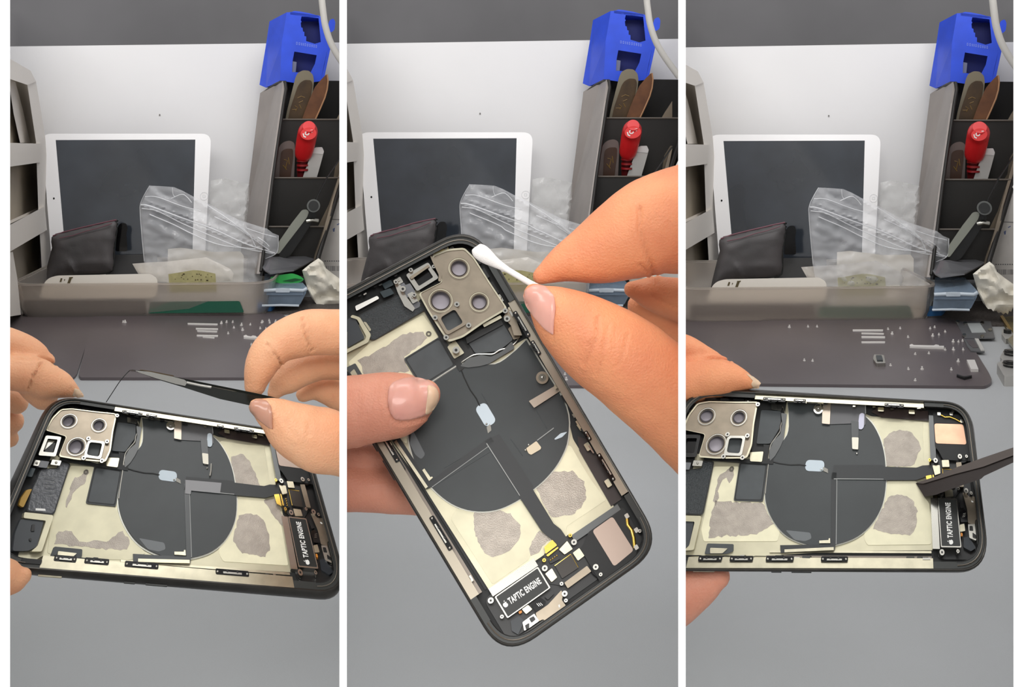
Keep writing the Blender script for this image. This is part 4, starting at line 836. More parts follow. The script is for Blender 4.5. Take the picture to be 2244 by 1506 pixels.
    add('wall_ledge', [(50, 64.6), (119, 63.6), (119, 64.4), (50, 65.2)], .4, .9, CHAMP if i != 1 else BLACKM)
    add('side_gutter', [(93, 4.4), (119.5, 4.6), (119.5, 9.5), (95, 9.2), (90, 7)], .4, .9, mat('brown_black_gutter', (52, 42, 40), .4))
    # --- camera bracket
    br = K('E', [(625, 195), (740, 150), (860, 140), (930, 210), (1050, 400), (1170, 580), (1000, 680), (850, 785), (745, 820), (690, 740), (600, 600), (530, 470), (700, 385)])
    lens = [(12.7, 13.3, 3.1), (27.4, 13.2, 2.9), (20.0, 25.3, 3.6)]
    sq = [(25.2, 22.4), (31.2, 22.2), (31.2, 28.8), (25.4, 28.6)]
    bk = add('camera_bracket', rnd(br, 1.2), 2.6, 4.2, BRACK, [circ(u, v, r, n=28) for u, v, r in lens] + [rnd(sq, 1.2)])
    def sub(nm, poly, h0, h1, m, holes=()): return link(nm, prism(P, poly, h0, h1, holes), m, B, bk)
    for u, v, r in lens:
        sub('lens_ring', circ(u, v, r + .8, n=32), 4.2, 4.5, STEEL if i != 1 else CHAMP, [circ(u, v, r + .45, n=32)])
        sub('lens_tube', circ(u, v, r + .02, n=28), .6, 4.25, mat('brown_black_tube', (44, 36, 30), .3), [circ(u, v, r - .45, n=28)])
        sub('lens_cover', circ(u, v, r - .4, n=28), .8, 1.1, LENSG)
        sub('bracket_collar', circ(u, v, r + 1.25, n=32), 4.2, 4.34, BRACK, [circ(u, v, r + .95, n=32)])
    sub('bracket_edge', [(cx2, cy2) for cx2, cy2 in rnd(br, 1.2)], 4.2, 4.5, CHAMP, [[(19.5 + (u - 19.5) * .955, 18 + (v - 18) * .955) for u, v in rnd(br, 1.2)]])
    sub('sensor_window', rnd(sq, 1.1), 1.2, 2.4, FOAM)
    sub('sensor_frame', rnd([(24.2, 21.4), (32.3, 21.2), (32.3, 29.8), (24.4, 29.8)], 1.2), 4.2, 4.9, STEEL if i != 1 else BRACK, [rnd(sq, 1.2)])
    for u, v in ((24, 20.8), (33, 21), (24.4, 30.2), (32.8, 30.4), (35, 6.4)):
        sub('bracket_screw', circ(u, v, 1.0, n=14), 4.2, 5.2, STEEL); sub('screw_socket', circ(u, v, .45, n=6), 5.2, 5.25, BLACK)
    # notched module at the camera end
    add('module_frame', rnd([(5.2, 22), (12.2, 21.6), (12.8, 31), (5.4, 31.4)], .8), .6, 3.6, STEEL if i != 2 else BLACK, [rnd([(6.6, 23.4), (11, 23.2), (11.4, 29.4), (6.8, 29.6)], .5)])
    add('module_window', rnd([(6.6, 23.4), (11, 23.2), (11.4, 29.4), (6.8, 29.6)], .5), .6, 2.2, SOCKET)
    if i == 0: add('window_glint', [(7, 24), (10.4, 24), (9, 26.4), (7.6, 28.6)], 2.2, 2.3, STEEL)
    # little connectors between module and rim
    rs = random.Random(11)
    for (u, v, a, b, m) in ((4.2, 11, 2, 1.6, STEEL), (4.6, 13.6, 1.6, 2.2, GOLD), (4.4, 17, 2.2, 2, STEEL), (5, 19.5, 5.5, .9, BLACKM), (5, 33.5, 2.4, 2.4, STEEL), (4.4, 37, 2.2, 3.5, mat('teal_black_connector', (36, 48, 52), .4)), (7.6, 33.4, 3.6, 2.8, mat('smoke_tab', (104, 106, 110), .35)), (12, 32.4, 4, 2.2, STEEL), (10, 4.9, 5, 1, BLACK), (17, 4.9, 4, 1.1, BLACK), (23, 4.8, 5, 1.2, BLACK), (28.5, 4.9, 3, 1.2, STEEL)):
        add('connector', rr(u, v, u + a, v + b, .3, 2), .6, 2.8 + rs.random(), m)
        if m is STEEL: link('connector_stud', ball(P(u + a / 2, v + b / 2, 3.4), .0006, sub=1), STEEL, B, t, smooth=True)
    if i == 1:
        tb = K('E', [(100, 625), (395, 470), (470, 560), (560, 560), (575, 590), (215, 805), (185, 800), (100, 650)]); ub = K('E', [(20, 650), (75, 640), (145, 790), (20, 860)])
        fr = [K('E', [(55, 622), (110, 640), (190, 765), (170, 820), (0, 905), (0, 880), (150, 800), (155, 775), (90, 655), (40, 640)])]
        add('white_connector', rnd(K('E', [(75, 560), (235, 485), (250, 505), (85, 595)]), .5), 1, 3, mat('white_nylon', (236, 236, 230), .5))
        add('patch_tab', rnd(K('E', [(135, 672), (155, 675), (192, 730), (180, 742)]), .4), 1.7, 2.1, CHAMP)
        add('smoke_tab', rnd(K('E', [(455, 550), (500, 515), (545, 535), (540, 565), (490, 590)]), .5), 1.7, 2.0, mat('smoke_tab', (104, 106, 110), .35))
        link('seam_bead', tube([P(u, v, 2.0) for u, v in K('E', [(380, 450), (420, 510), (470, 575), (500, 580)])], .0003, n=6), CHAMP, B, t)
    else:
        tb = K('C', [(245, 585), (375, 580), (380, 530), (462, 545), (345, 905), (325, 920), (140, 895), (175, 740), (215, 660)]); ub = K('C', [(95, 950), (265, 960), (212, 1150), (150, 1182), (35, 1182), (55, 1050)])
        fr = [K('C', [(118, 902), (325, 925), (325, 945), (240, 1190), (160, 1190), (210, 1150), (275, 965), (110, 945)])]
        if i == 0:
            add('ochre_tape', rnd(K('C', [(140, 738), (178, 732), (112, 868), (80, 850), (95, 800)]), .5), 1, 2.2, AMBER)
            add('white_label', K('C', [(205, 872), (275, 876), (278, 892), (205, 888)]), 1.75, 1.85, WLAB)
            for pl in ([(175, 990), (195, 992), (190, 1040), (165, 1040)], [(152, 1092), (170, 1092), (168, 1112), (152, 1112)]): add('connector_port', rnd(K('C', pl), .4), 1.8, 2.2, BLACK)
        for k in range(9 if i == 0 else 0):
            q = K('C', [(250 + (k % 3) * 14, 640 + k * 18), (350 - (k % 2) * 10, 655 + k * 16)]); link('foil_crease', tube([P(u, v, 1.75) for u, v in q], .00008, n=4), FOAM if k % 2 else mat('pale_line', (150, 152, 150), .4), B, t)
    add('pebbled_sheet', rnd(tb, .9), .4, 1.7, TEXB if i else mat('smoky_foil', (84, 86, 90), .32, bump=.4, bscale=700))
    add('sheet_border', rnd(tb, .9), 1.7, 1.76, BLACKM, [[(sum(a for a, _ in tb) / len(tb) + (u - sum(a for a, _ in tb) / len(tb)) * .93, sum(b for _, b in tb) / len(tb) + (v - sum(b for _, b in tb) / len(tb)) * .955) for u, v in rnd(tb, .9)]])
    add('black_block', rnd(ub, .8), .4, 1.8, mat('dark_slate_block', (58, 62, 66), .4))
    for pl in fr: add('silver_bracket_arm', rnd(pl, .6), 1.0, 2.4, PLATE)
    # --- lower end: speaker, contacts, boards, haptic unit
    add('lower_tray', rr(121.5, 5.5, 139.5, 66.5, 3), .4, .9, BLACK)
    add('cross_bar', [(120.2, 7), (123, 7), (123, 28), (120.2, 28)], .6, 2.6, mat('grey_cross_bar', (96, 98, 98), .3, .4))
    add('speaker_box', rnd([(122.6, 5.6), (137, 6), (141, 12), (141.6, 27.6), (126.5, 27.6), (124.6, 24), (122.8, 22)], .8), .6, 2.8, BLACKM)
    add('copper_pad', rnd([(123, 11), (138.4, 10.6), (139.2, 20.2), (123.2, 20.4)], 1.2), 2.8, 2.95, COPPER if i == 2 else mat('taupe_pad', (168, 150, 138), .4, .5), label='rose copper square pad' if i == 2 else None)
    link('contact_spring', tube([P(u, v, 3.2) for u, v in [(126.5, 6.4), (129, 7.6), (131.5, 7.3), (134.5, 8.2), (137, 9.4), (138, 9.8)]], .0006, n=8, flat=.5), GOLD, B, t, smooth=True)
    for u, v in ((126, 6.2), (132.6, 5.8), (138, 9.2)): add('spring_foot', rr(u - .9, v - .8, u + .9, v + .8, .4), 2.8, 3.6, STEEL)
    Fm = lambda pts: K('F', pts)
    def fp(nm, pts, h0, h1, m, r=.3): return add(nm, rnd(Fm(pts), r, 2), h0, h1, m)
    fp('logic_flex', [(560, 640), (760, 480), (890, 640), (960, 760), (720, 900), (600, 880), (540, 760)], .9, 1.5, BLACK)
    fp('brown_chip', [(648, 735), (775, 645), (838, 750), (705, 838)], 1.5, 2.6, CHIP)
    link('gold_trace', tube([P(u, v, 2.7) for u, v in Fm([(645, 735), (775, 642), (835, 748)])], .00015, n=5), GOLD, B, t)
    fp('shield_can', [(680, 605), (745, 535), (790, 600), (725, 645)], 1.5, 2.9, CHAMP)
    fp('shield_can', [(790, 632), (842, 592), (885, 655), (832, 695)], 1.5, 2.9, CHAMP)
    fp('shield_can', [(568, 800), (622, 755), (665, 828), (620, 868)], 1.5, 2.9, CHAMP)
    fp('long_shield', [(722, 872), (905, 735), (940, 780), (750, 918)], 1.5, 3.2, BRACK)
    fp('gold_connector', [(560, 585), (625, 525), (665, 570), (572, 640)], 1.5, 2.4, GOLD)
    fp('gold_connector', [(575, 650), (670, 582), (676, 592), (590, 662)], 1.5, 3.0, GOLD)
    fp('marked_connector', [(595, 690), (665, 635), (690, 680), (610, 720)], 1.5, 2.6, BLACK)
    for k in range(4): link('connector_pad', ball(P(*Fm([(612 + k * 17, 690 - k * 12)])[0], 2.8), .00035, sub=1), GOLD, B, t)
    fp('socket_body', [(900, 650), (950, 700), (1010, 720), (1040, 800), (1000, 840), (950, 800), (930, 760)], 1, 2.6, SOCKET)
    for x, y in ((560, 690), (565, 755), (800, 545), (770, 490), (975, 745), (1015, 805), (1330, 455), (735, 1015), (725, 960), (700, 880), (130, 1015), (220, 1145)):
        u, v = Fm([(x, y)])[0]; r = 1.1 if (x, y) in ((565, 755), (800, 545), (975, 745), (725, 960), (130, 1015)) else .7
        add('machine_screw', circ(u, v, r, n=12), 1.4, 4.0, GOLD if x in (560, 770) else STEEL); add('screw_socket', circ(u, v, r * .4, n=6), 4.0, 4.06, BLACK)
    fp('grey_bracket', [(490, 1115), (590, 1050), (700, 930), (712, 985), (700, 1010), (735, 1055), (725, 1085), (585, 1190), (550, 1165), (515, 1185)], 1.4, 2.8, BRACK, .5)
    fp('bracket_slot', [(672, 1055), (684, 1042), (690, 1066), (680, 1076)], 2.8, 2.86, WLAB)
    fp('cable_plug', [(455, 1050), (530, 990), (575, 1022), (560, 1065), (495, 1110)], 1.4, 3.4, SOCKET)
    fp('cable_plug', [(565, 985), (620, 935), (640, 960), (590, 1010)], 1.4, 2.6, BLACK)
    for k in range(3): link('plug_mark', tube([P(u, v, 3.5) for u, v in Fm([(500 + k * 14, 1040 + k * -3), (520 + k * 14, 1062 - k * 4)])], .0001, n=4), STEEL, B, t)
    fp('white_plug', [(380, 1085), (430, 1050), (465, 1085), (415, 1125)], 1.4, 3.0, CHAMP)
    fp('amber_contact', [(352, 1105), (378, 1092), (384, 1112), (360, 1125)], 1.4, 3.0, ORANGE)
    fp('jack_frame', [(385, 1190), (480, 1120), (520, 1180), (450, 1230), (400, 1260)], 1.4, 3.0, STEEL)
    fp('jack_hole', [(438, 1160), (475, 1140), (492, 1168), (458, 1195)], 3.0, 3.05, BLACK)
    fp('jack_black', [(405, 1215), (440, 1195), (440, 1235), (415, 1250)], 3.0, 3.3, BLACK)
    fp('bottom_bar', [(380, 1290), (560, 1165), (600, 1190), (740, 1085), (760, 1110), (400, 1330)], 1, 2.0, mat('dark_bar', (72, 72, 68), .4))
    fp('ribbon', [(290, 1180), (360, 1140), (400, 1180), (350, 1290), (300, 1260)], 1, 2.2, mat('dark_blue_ribbon', (36, 42, 48), .3))
    # haptic unit with its label
    add('haptic_side', [(119.4, 44), (122.6, 44), (122.6, 63.2), (119.4, 63.2)], .6, 3.0, STEEL)
    tq = [(122.8, 44.2), (132.0, 44.2), (132.2, 62.8), (123.0, 62.8)]
    hb = add('haptic_unit', rnd(tq, .5), .6, 4.0, STEEL, label='haptic unit with black lettered label')
    link('unit_label', prism(P, rnd([(123.25, 44.7), (131.6, 44.7), (131.8, 62.3), (123.4, 62.3)], .4), 4.0, 4.06), mat('black_label', (34, 36, 34), .45), B, hb)
    vs, fs = text_poly('TAPTIC ENGINE', 2.35, .085)
    wd = max(q.x for q in vs) - min(q.x for q in vs); x0 = min(q.x for q in vs); sc = 13.4 / wd
    bm = bmesh.new(); top = [bm.verts.new(P(128.6 - q.y * 1.42, 59.4 - (q.x - x0) * sc, 4.1)) for q in vs]
    for f in fs:
        try: bm.faces.new([top[k] for k in f])
        except ValueError: pass
    link('lettering', bm, WLAB, B, hb)
    apple = [(0, -1), (.35, -1.02), (.75, -.7), (.95, -.2), (.7, .05), (.62, .35), (.85, .6), (.5, .85), (.1, .75), (-.2, .8), (-.6, .75), (-.9, .4), (-.95, -.1), (-.75, -.65), (-.4, -1.0)]
    ap = [(127.6 - y * 1.0, 60.9 - x * .95) for x, y in apple]
    link('fruit_mark', prism(P, rnd(ap, .15), 4.06, 4.12), WLAB, B, hb)
    link('fruit_mark', prism(P, [(127.6 - y, 60.9 - x) for x, y in ((0, .95), (.35, 1.15), (.45, 1.6), (.1, 1.4))], 4.06, 4.12), WLAB, B, hb)
    # outer side slots on the front edge
    for u in ((22, 30), (52, 56), (60, 68)):
        q = [P(u[0], W_, 2.2), P(u[1], W_, 2.2)]; link('side_slot', tube(q, .0005, n=6), GASK if u[0] != 22 else CHAMP, B, t)
    return P
PH = [phone(B) for B in BAYS]
# ---------------------------------------------------------------- hands
def Zph(B, x, y, h=0):
    p0, n = PPL[B.i]; return (onpl(x, y, p0, n, h * .001) - C0).dot(B.v)
def zk(k, pts):
    s, ox, oy = k; return [(ox + s * p[0], oy + s * p[1], *[s * q for q in p[2:]]) for p in pts]
KH = (.2655, 480, 660); KI = (.19923, 10, 700); KJ = (.16266, 1495, 680); KK = (.46465, 1030, 350); KL = (.23902, 755, 790)
def finger_spheres(B, chain, v0, v1=None):
    """chain of (x, y, radius) read off the photo at distance v0..v1 -> dense tapered tube with round tip"""
    pts = catmull([tuple(c) for c in chain], 7); N = len(pts); out = []
    for k, (x, y, r) in enumerate(pts):
        v = v0 + ((v1 if v1 is not None else v0) - v0) * k / (N - 1); p = at(B, x, y, v); out.append((p, max(r, 2) / F * (p - C0).dot(Vector((0, 1, 0))) * 1.0))
    return out
def hand_mesh(B, chains, name, m, parent, creases=(), vox=.0011, smooth=5):
    bm = bmesh.new()
    for ch in chains:
        sp = finger_spheres(B, *ch); tube([p for p, r in sp], [r for p, r in sp], bm, n=28)
        ball(sp[0][0], sp[0][1], bm, 4); ball(sp[-1][0], sp[-1][1], bm, 3)
    me = bpy.data.meshes.new('raw_hand'); bm.to_mesh(me); bm.free(); o = bpy.data.objects.new('raw_hand', me); COL.objects.link(o)
    r = o.modifiers.new('r', 'REMESH'); r.mode = 'VOXEL'; r.voxel_size = vox; r.adaptivity = 0
    s = o.modifiers.new('s', 'SMOOTH'); s.factor = .5; s.iterations = smooth
    dg = bpy.context.evaluated_depsgraph_get(); ev = o.evaluated_get(dg); m2 = bpy.data.meshes.new_from_object(ev); bm = bmesh.new(); bm.from_mesh(m2)
    bpy.data.objects.remove(o); bpy.data.meshes.remove(me); bpy.data.meshes.remove(m2)
    bm.normal_update()
    # skin folds and slight unevenness
    for v in bm.verts:
        d = v.co - C0; y = d.y; px = CX + d.x / y * F; py = YH - d.z / y * F
        off = .00035 * noise.noise(v.co * 70) + .00012 * noise.noise(v.co * 260)
        if v.normal.dot(d) < 0:
            for (pl, dep, sig) in creases:
                dd = min(dseg((px, py), a, b) for a, b in zip(pl, pl[1:])); dp = dep * 1.25
                if dd < sig * 4: off -= dp * (math.exp(-(dd / sig) ** 2) - .35 * math.exp(-((dd - sig * 2.2) / (sig * 1.4)) ** 2))
        v.co += v.normal * off
    bv = BVHTree.FromBMesh(bm)
    o = link(name, bm, m, B, parent, smooth=False)
    for p in o.data.polygons: p.use_smooth = True
    return o, bv
def on_skin(B, bv, poly, m, name, parent, off=.0004, step=3.0, th=.0006, curve=0):
    """patch lying on the skin: traced outline thrown onto the surface along the line of sight"""
    nb = len(poly); xs = [p[0] for p in poly]; ys = [p[1] for p in poly]; dens = []
    for i in range(nb):
        a, b = Vector(poly[i]), Vector(poly[(i + 1) % nb]); k = max(1, int((b - a).length / step))
        for j in range(k): q = a.lerp(b, j / k); dens.append((q.x, q.y))
    pts = list(dens); y = min(ys) + step / 2
    while y < max(ys):
        x = min(xs) + step / 2
        while x < max(xs):
            if inside((x, y), dens) and min(dseg((x, y), dens[i], dens[(i + 1) % len(dens)]) for i in range(len(dens))) > step * .4: pts.append((x, y))
            x += step
        y += step
    r = delaunay_2d_cdt([Vector(p) for p in pts], [(i, (i + 1) % len(dens)) for i in range(len(dens))], [], 1, 1e-5)
    bm = bmesh.new(); A, Bt, dd = [], [], []
    for v in r[0]:
        d = ray(v.x, v.y).normalized(); h = bv.ray_cast(C0, d); dd.append(h[3])
    ok = [q for q in dd if q is not None]; mx = max(ok) if ok else .4
    for v, q in zip(r[0], dd):
        d = ray(v.x, v.y).normalized(); q = mx if q is None else q
        e = min(dseg((v.x, v.y), dens[i], dens[(i + 1) % len(dens)]) for i in range(len(dens)))
        up = off + curve * min(1, e / 14)
        A.append(bm.verts.new(C0 + d * (q - up))); Bt.append(bm.verts.new(C0 + d * (q + th)))
    ed = set()
    for f in r[2]:
        bm.faces.new([A[i] for i in f]); bm.faces.new([Bt[i] for i in reversed(f)])
        for i in range(len(f)): ed.add((f[i], f[(i + 1) % len(f)]))
    for a, b in ed:
        if (b, a) not in ed: bm.faces.new((A[b], A[a], Bt[a], Bt[b]))
    for q in range(2): bmesh.ops.smooth_vert(bm, verts=bm.verts[:], factor=.3)
    o = link(name, bm, m, B, parent, smooth=False)
    if o:
        for p in o.data.polygons: p.use_smooth = True
    return o
def person(B, label, loc, grp=None): return thing('person', label, 'person', loc, grp)

# --- left section, right hand with tweezers
B = BAYS[0]; vt = .452
t = person(B, 'right hand gripping the black tweezers between thumb and forefinger in the left section', tuple(at(B, 700, 950, vt)))
idx = zk(KH, [(300, 700, 88), (335, 570, 128), (400, 440, 152), (500, 345, 165), (640, 290, 182), (780, 255, 190), (995, 258, 186), (1250, 270, 190)])
thb = zk(KH, [(308, 868, 66), (375, 905, 112), (470, 955, 155), (590, 1040, 212), (720, 1105, 245), (860, 1150, 262), (1010, 1190, 240), (1250, 1250, 250)])
mid = zk(KH, [(455, 760, 62), (530, 670, 118), (690, 570, 130), (860, 520, 130), (1050, 520, 135), (1250, 520, 140)])
rng = zk(KH, [(700, 770, 66), (790, 720, 98), (920, 735, 128), (1050, 800, 135), (1250, 850, 140)])
cr = [([q[:2] for q in zk(KH, s)], d, sg) for s, d, sg in (([(390, 350), (450, 420), (495, 480), (512, 530)], .0012, 2.2), ([(690, 150), (705, 230), (725, 310), (765, 410)], .0014, 2.4), ([(560, 1000), (590, 1060), (640, 1120)], .0003, 5), ([(745, 1010), (740, 1100)], .0003, 5), ([(430, 860), (445, 940), (445, 1060)], .0006, 2))]
hand, bv = hand_mesh(B, [(idx, vt + .006, vt + .012), (thb, vt - .012, vt - .010), ([(x, y, r) for x, y, r in mid], vt + .022, vt + .026), (rng, vt + .034, vt + .036)], 'hand', SK1, t, cr)
on_skin(B, bv, [q[:2] for q in zk(KH, [(243, 872), (262, 838), (300, 812), (350, 806), (395, 822), (428, 866), (441, 940), (441, 1010), (443, 1056), (410, 1050), (360, 1012), (300, 965), (255, 912)])], NAILG, 'thumb_nail', hand, off=.0005)
# tweezers
t = thing('tweezers', 'black coated tweezers with silver pointed tips held in the left section', 'tweezers', tuple(at(B, 450, 840, vt)))
Vt = lambda x, y, h=0: at(B, x, y, vt - .002 - h)
s_ = 390 / 2244; q_ = lambda pts: [(230 + x * s_, 780 + y * s_) for x, y in pts]
link('upper_arm', prism(Vt, q_([(330, 182), (470, 185), (860, 262), (1060, 300), (1900, 470), (2300, 560), (2900, 700), (2900, 730), (1900, 508), (1040, 330), (860, 285), (420, 195)]), -.004, -.001), TWB, B, t)
link('lower_arm', prism(Vt, q_([(380, 195), (850, 285), (1040, 320), (1340, 390), (1900, 500), (2300, 590), (2900, 730), (2900, 860), (2300, 730), (1790, 618), (1450, 545), (980, 395), (700, 310), (500, 240)]), -.001, .0015), TWB, B, t)
link('silver_tip', prism(Vt, q_([(380, 185), (560, 200), (850, 262), (1000, 300), (1040, 330), (1010, 380), (890, 355), (640, 282), (430, 212)]), .0015, .0024), STEEL, B, t)
link('silver_tip', prism(Vt, q_([(300, 182), (345, 172), (390, 178), (385, 200), (330, 195)]), -.001, .001), mat('dull_tip', (90, 84, 80), .3, .8), B, t)
link('rear_tip', prism(Vt, q_([(440, 172), (560, 188), (860, 245), (880, 262), (700, 232), (450, 190)]), -.0045, -.004), mat('bronze_tip', (160, 140, 116), .3, .9), B, t)
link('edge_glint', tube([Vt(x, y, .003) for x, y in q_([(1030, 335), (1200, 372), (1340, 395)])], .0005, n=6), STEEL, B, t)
link('edge_glint', tube([Vt(x, y, .001) for x, y in q_([(1340, 398), (1600, 448), (1880, 515)])], .0003, n=6), GREYE, B, t)  # painted glint, a pale tube along the arm
o = link('adhesive_thread', tube([Vt(x, y, 0) for x, y in catmull(q_([(325, 178), (280, 215), (190, 320), (90, 470), (15, 585)]), 4)], .00018, n=6), BLACKM, B); tag(o, 'hair-thin dark thread pulled up by the tweezers in the left section', 'thread')
# --- left section, left hand
vl = Zph(B, 130, 880) + .004
t = person(B, 'left hand holding the camera corner of the phone housing in the left section', tuple(at(B, 60, 830, vl)))
c1 = zk(KI, [(838, 838, 30), (750, 790, 82), (620, 725, 150), (450, 680, 190), (290, 610, 198), (45, 585, 190), (-200, 570, 190)])
c1b = zk(KI, [(440, 850, 150), (340, 760, 150), (240, 640, 140)])
c2 = zk(KI, [(480, 450, 72), (400, 425, 118), (250, 345, 148), (45, 265, 160), (-200, 190, 165)])
c3 = zk(KI, [(150, 930, 110), (60, 890, 130), (-200, 860, 140)])
c4 = zk(KI, [(90, 1130, 120), (30, 1120, 135), (-200, 1100, 140)]); c5 = zk(KI, [(60, 1320, 90), (20, 1300, 120), (-150, 1290, 130)])
cr = [([q[:2] for q in zk(KI, s)], d, sg) for s, d, sg in (([(395, 490), (350, 570), (310, 650), (270, 760)], .0014, 2.2), ([(100, 420), (250, 440), (400, 430), (500, 460), (545, 510)], .0008, 2.5), ([(720, 740), (760, 800), (780, 860)], .0003, 2))]
hand, bv = hand_mesh(B, [(c1, vl, vl), (c1b, vl + .004, vl + .002), (c2, vl + .012, vl + .012), (c3, vl + .022, vl + .022), (c4, vl + .028, vl + .028), (c5, vl + .03, vl + .03)], 'hand', SK1, t, cr)
on_skin(B, bv, [q[:2] for q in zk(KI, [(770, 760), (820, 770), (850, 800), (872, 835), (868, 856), (820, 862), (770, 855), (745, 840), (760, 800)])], NAILT, 'finger_nail', hand, off=.0002, step=2)
vq = Zph(B, 40, 1260, 6) - .004
th = [(52, 1262, 18), (40, 1266, 30), (12, 1266, 40), (-40, 1262, 44)]
hand2, bv = hand_mesh(B, [(th, vq, vq)], 'thumb', SK1, t)
# --- middle section, left hand
B = BAYS[1]; vl = Zph(B, 880, 890, 0) - .012
t = person(B, 'left hand pinching the housing with a broad thumb across it in the middle section', tuple(at(B, 800, 950, vl)))
th = zk(KL, [(745, 315, 138), (700, 335, 200), (625, 360, 248), (490, 400, 290), (300, 430, 306), (20, 475, 325), (-250, 500, 330)])
cr = [([q[:2] for q in zk(KL, s)], d, sg) for s, d, sg in (([(385, 210), (380, 300), (392, 420), (430, 530), (500, 575), (640, 555), (790, 505)], .0007, 3), ([(120, 280), (135, 400), (120, 560)], .0003, 4), ([(60, 300), (70, 420)], .0002, 4), ([(340, 1170), (345, 1280)], .0003, 3), ([(135, 820), (140, 900)], .0006, 3))]
hand, bv = hand_mesh(B, [(th, vl, vl)], 'hand', SK3, t, cr)
on_skin(B, bv, rnd([q[:2] for q in zk(KL, [(398, 300), (410, 235), (450, 195), (540, 160), (660, 150), (770, 180), (845, 245), (872, 320), (855, 400), (800, 475), (720, 515), (600, 545), (520, 552), (452, 540), (412, 470), (395, 380)])], 12), NAIL, 'thumb_nail', hand, off=.0006, curve=.0006)
on_skin(B, bv, rnd([q[:2] for q in zk(KL, [(760, 215), (845, 250), (872, 320), (855, 400), (800, 475), (740, 508), (748, 420), (760, 320)])], 8), NAILT, 'nail_rim', hand, off=.00125, curve=.0005)
vb = Zph(B, 880, 1060) + .018
f1 = zk(KL, [(370, 900, 95), (250, 885, 125), (20, 865, 125), (-200, 850, 130)]); f2 = zk(KL, [(720, 1310, 110), (500, 1225, 185), (300, 1190, 198), (20, 1165, 212), (-250, 1150, 215)])
hand_mesh(B, [(f1, vb + .004, vb + .004), (f2, vb, vb)], 'gripping_fingers', SK3, t, cr)
# --- middle section, right hand with swab
vs_ = .392
t = person(B, 'right hand pinching the cotton swab between thumb and forefinger in the middle section', tuple(at(B, 1300, 700, vs_)))
idx = zk(KK, [(335, 548, 42), (440, 492, 92), (570, 445, 145), (720, 378, 196), (850, 318, 228), (985, 285, 250), (1200, 230, 260)])
thb = zk(KK, [(308, 640, 58), (370, 690, 112), (470, 770, 165), (600, 862, 205), (740, 955, 218), (870, 1060, 226), (1000, 1165, 240), (1200, 1330, 262)])
md = zk(KK, [(765, 612, 42), (850, 630, 78), (960, 655, 100), (1060, 670, 110), (1200, 680, 110)]); rg = zk(KK, [(800, 690, 60), (890, 740, 95), (990, 790, 110), (1200, 820, 120)])
cr = [([q[:2] for q in zk(KK, s)], d, sg) for s, d, sg in (([(800, 230), (798, 330), (830, 430), (870, 540)], .0008, 4.5), ([(800, 490), (870, 555)], .0006, 3), ([(605, 740), (600, 830), (570, 900), (540, 970)], .0008, 3), ([(655, 770), (640, 850), (625, 930), (600, 1020)], .0005, 3), ([(745, 820), (730, 900), (690, 980)], .0004, 3), ([(560, 860), (530, 960)], .0004, 2.5), ([(460, 470), (465, 540)], .0002, 4), ([(395, 650), (404, 710), (395, 800), (392, 850)], .0005, 2.5), ([(690, 790), (670, 900)], .0003, 2.5), ([(860, 640), (980, 700)], .0006, 3))]
hand, bv = hand_mesh(B, [(idx, vs_ + .006, vs_ + .016), (thb, vs_ - .010, vs_ - .004), (md, vs_ + .034, vs_ + .040), (rg, vs_ + .044, vs_ + .048)], 'hand', SK2, t, cr)
on_skin(B, bv, rnd([q[:2] for q in zk(KK, [(248, 640), (262, 612), (300, 590), (350, 592), (396, 640), (404, 700), (396, 760), (394, 830), (350, 800), (300, 745), (262, 690)])], 6), NAIL, 'thumb_nail', hand, off=.0006)
t = thing('cotton_swab', 'white cotton swab touching the camera corner of the housing in the middle section', 'swab', tuple(at(B, 1100, 590, vs_ - .004)))
zE = lambda x, y: (755 + .30543 * x, 500 + .30543 * y)
hd = [(*zE(935, 140), 5), (*zE(940, 146), 12), (*zE(958, 160), 16.5), (*zE(990, 182), 18), (*zE(1030, 212), 16), (*zE(1080, 246), 11.5), (*zE(1130, 276), 8.5), (*zE(1170, 300), 7)]
cc = catmull(hd, 5); s = (vs_) / F
link('cotton_head', tube([at(B, x, y, vs_ + .004) for x, y, r in cc], [r * s for x, y, r in cc], n=24), COTTON, B, t, smooth=True)
link('stick', tube([at(B, *zE(x, y), v) for x, y, v in ((1120, 270, vs_ + .004), (1326, 392, vs_ + .001), (1480, 470, vs_))], 6.6 * s, n=16), mat('white_stick', (240, 238, 234), .5), B, t, smooth=True)
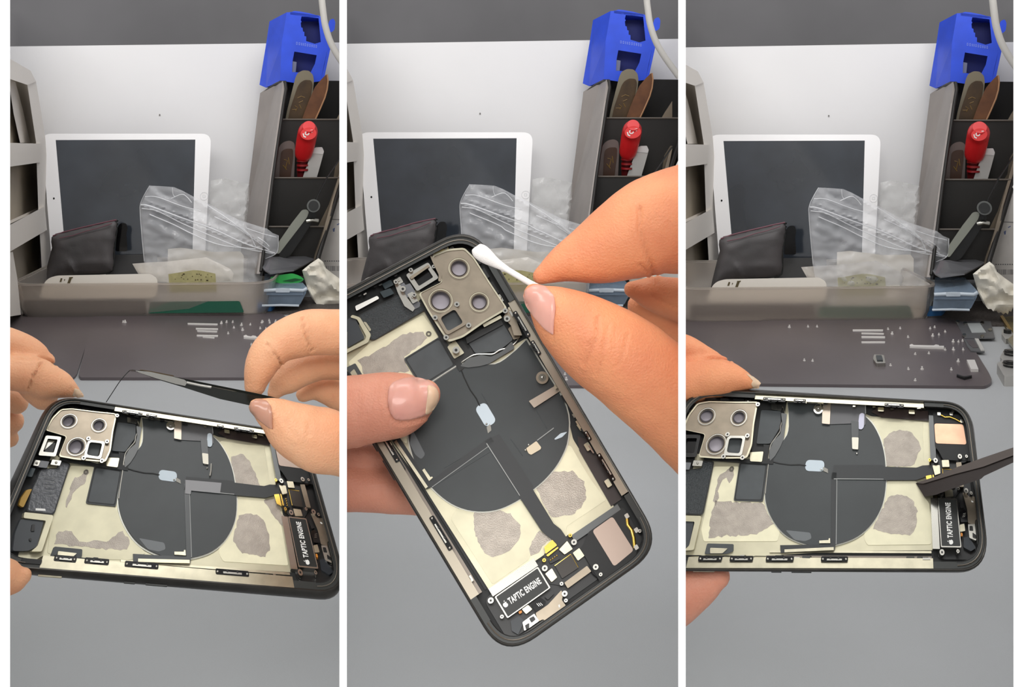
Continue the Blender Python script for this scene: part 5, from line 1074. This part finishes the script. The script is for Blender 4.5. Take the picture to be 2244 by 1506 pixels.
# --- right section, left hand
B = BAYS[2]; vl = Zph(B, 1600, 862, 6) + .006
t = person(B, 'left hand holding the far corner of the housing in the right section', tuple(at(B, 1540, 830, vl)))
c1 = zk(KJ, [(1020, 1010, 44), (910, 975, 105), (750, 935, 180), (560, 915, 245), (300, 930, 268), (50, 975, 300), (-250, 1000, 310)])
c2 = zk(KJ, [(540, 705, 80), (400, 655, 125), (200, 575, 165), (50, 510, 175), (-250, 420, 180)])
cr = [([q[:2] for q in zk(KJ, s)], d, sg) for s, d, sg in (([(50, 680), (250, 665), (400, 645), (500, 660), (630, 700)], .0012, 2.4), ([(850, 850), (840, 900)], .0002, 3), ([(250, 530), (260, 640)], .0003, 3))]
hand, bv = hand_mesh(B, [(c1, vl, vl), (c2, vl + .010, vl + .010)], 'hand', SK2, t, cr)
on_skin(B, bv, [q[:2] for q in zk(KJ, [(860, 850), (960, 895), (1030, 950), (1062, 985), (1040, 1020), (1035, 1055), (960, 1060), (930, 1000), (950, 950)])], NAILT, 'finger_nail', hand, off=.0002, step=2)
vq = Zph(B, 1540, 1240, 0) + .006
hand_mesh(B, [([(1572, 1262, 28), (1552, 1270, 40), (1520, 1282, 54), (1480, 1300, 66), (1420, 1330, 74)], vq, vq)], 'thumb', SK3, t)
# dark blade
zB = lambda pts: [(1840 + .28551 * x, 840 + .28551 * y) for x, y in pts]
vb = Zph(B, 2020, 1060, 2) - .006; x1 = at(B, 2010, 1075, vb + .004); x2 = at(B, 2260, 990, vb - .05)
nn = (x2 - x1).normalized().cross(Vector((0, 0, 1))); nn = (nn + Vector((0, 0, .7))).normalized()
if nn.dot(C0 - x1) < 0: nn = -nn
Pb = lambda x, y, h=0: onpl(x, y, x1, nn, h)
t = thing('pry_blade', 'flat dark blade with angled tip lifting glue in the right section', 'blade', tuple(x1))
link('blade_body', prism(Pb, zB([(585, 768), (640, 770), (870, 700), (1100, 640), (1348, 545), (1600, 440), (1600, 500), (1348, 602), (1110, 712), (1085, 735), (860, 812), (735, 858), (650, 872)]), -.002, 0), BLADE, B, t)
link('blade_bevel', prism(Pb, zB([(585, 766), (740, 715), (880, 652), (1100, 572), (1348, 488), (1600, 380), (1600, 440), (1348, 548), (1100, 642), (870, 702), (640, 772)]), -.003, .0004), mat('lighter_blade_face', (98, 90, 86), .34, .5), B, t)  # bevel in a lighter tone than the blade body
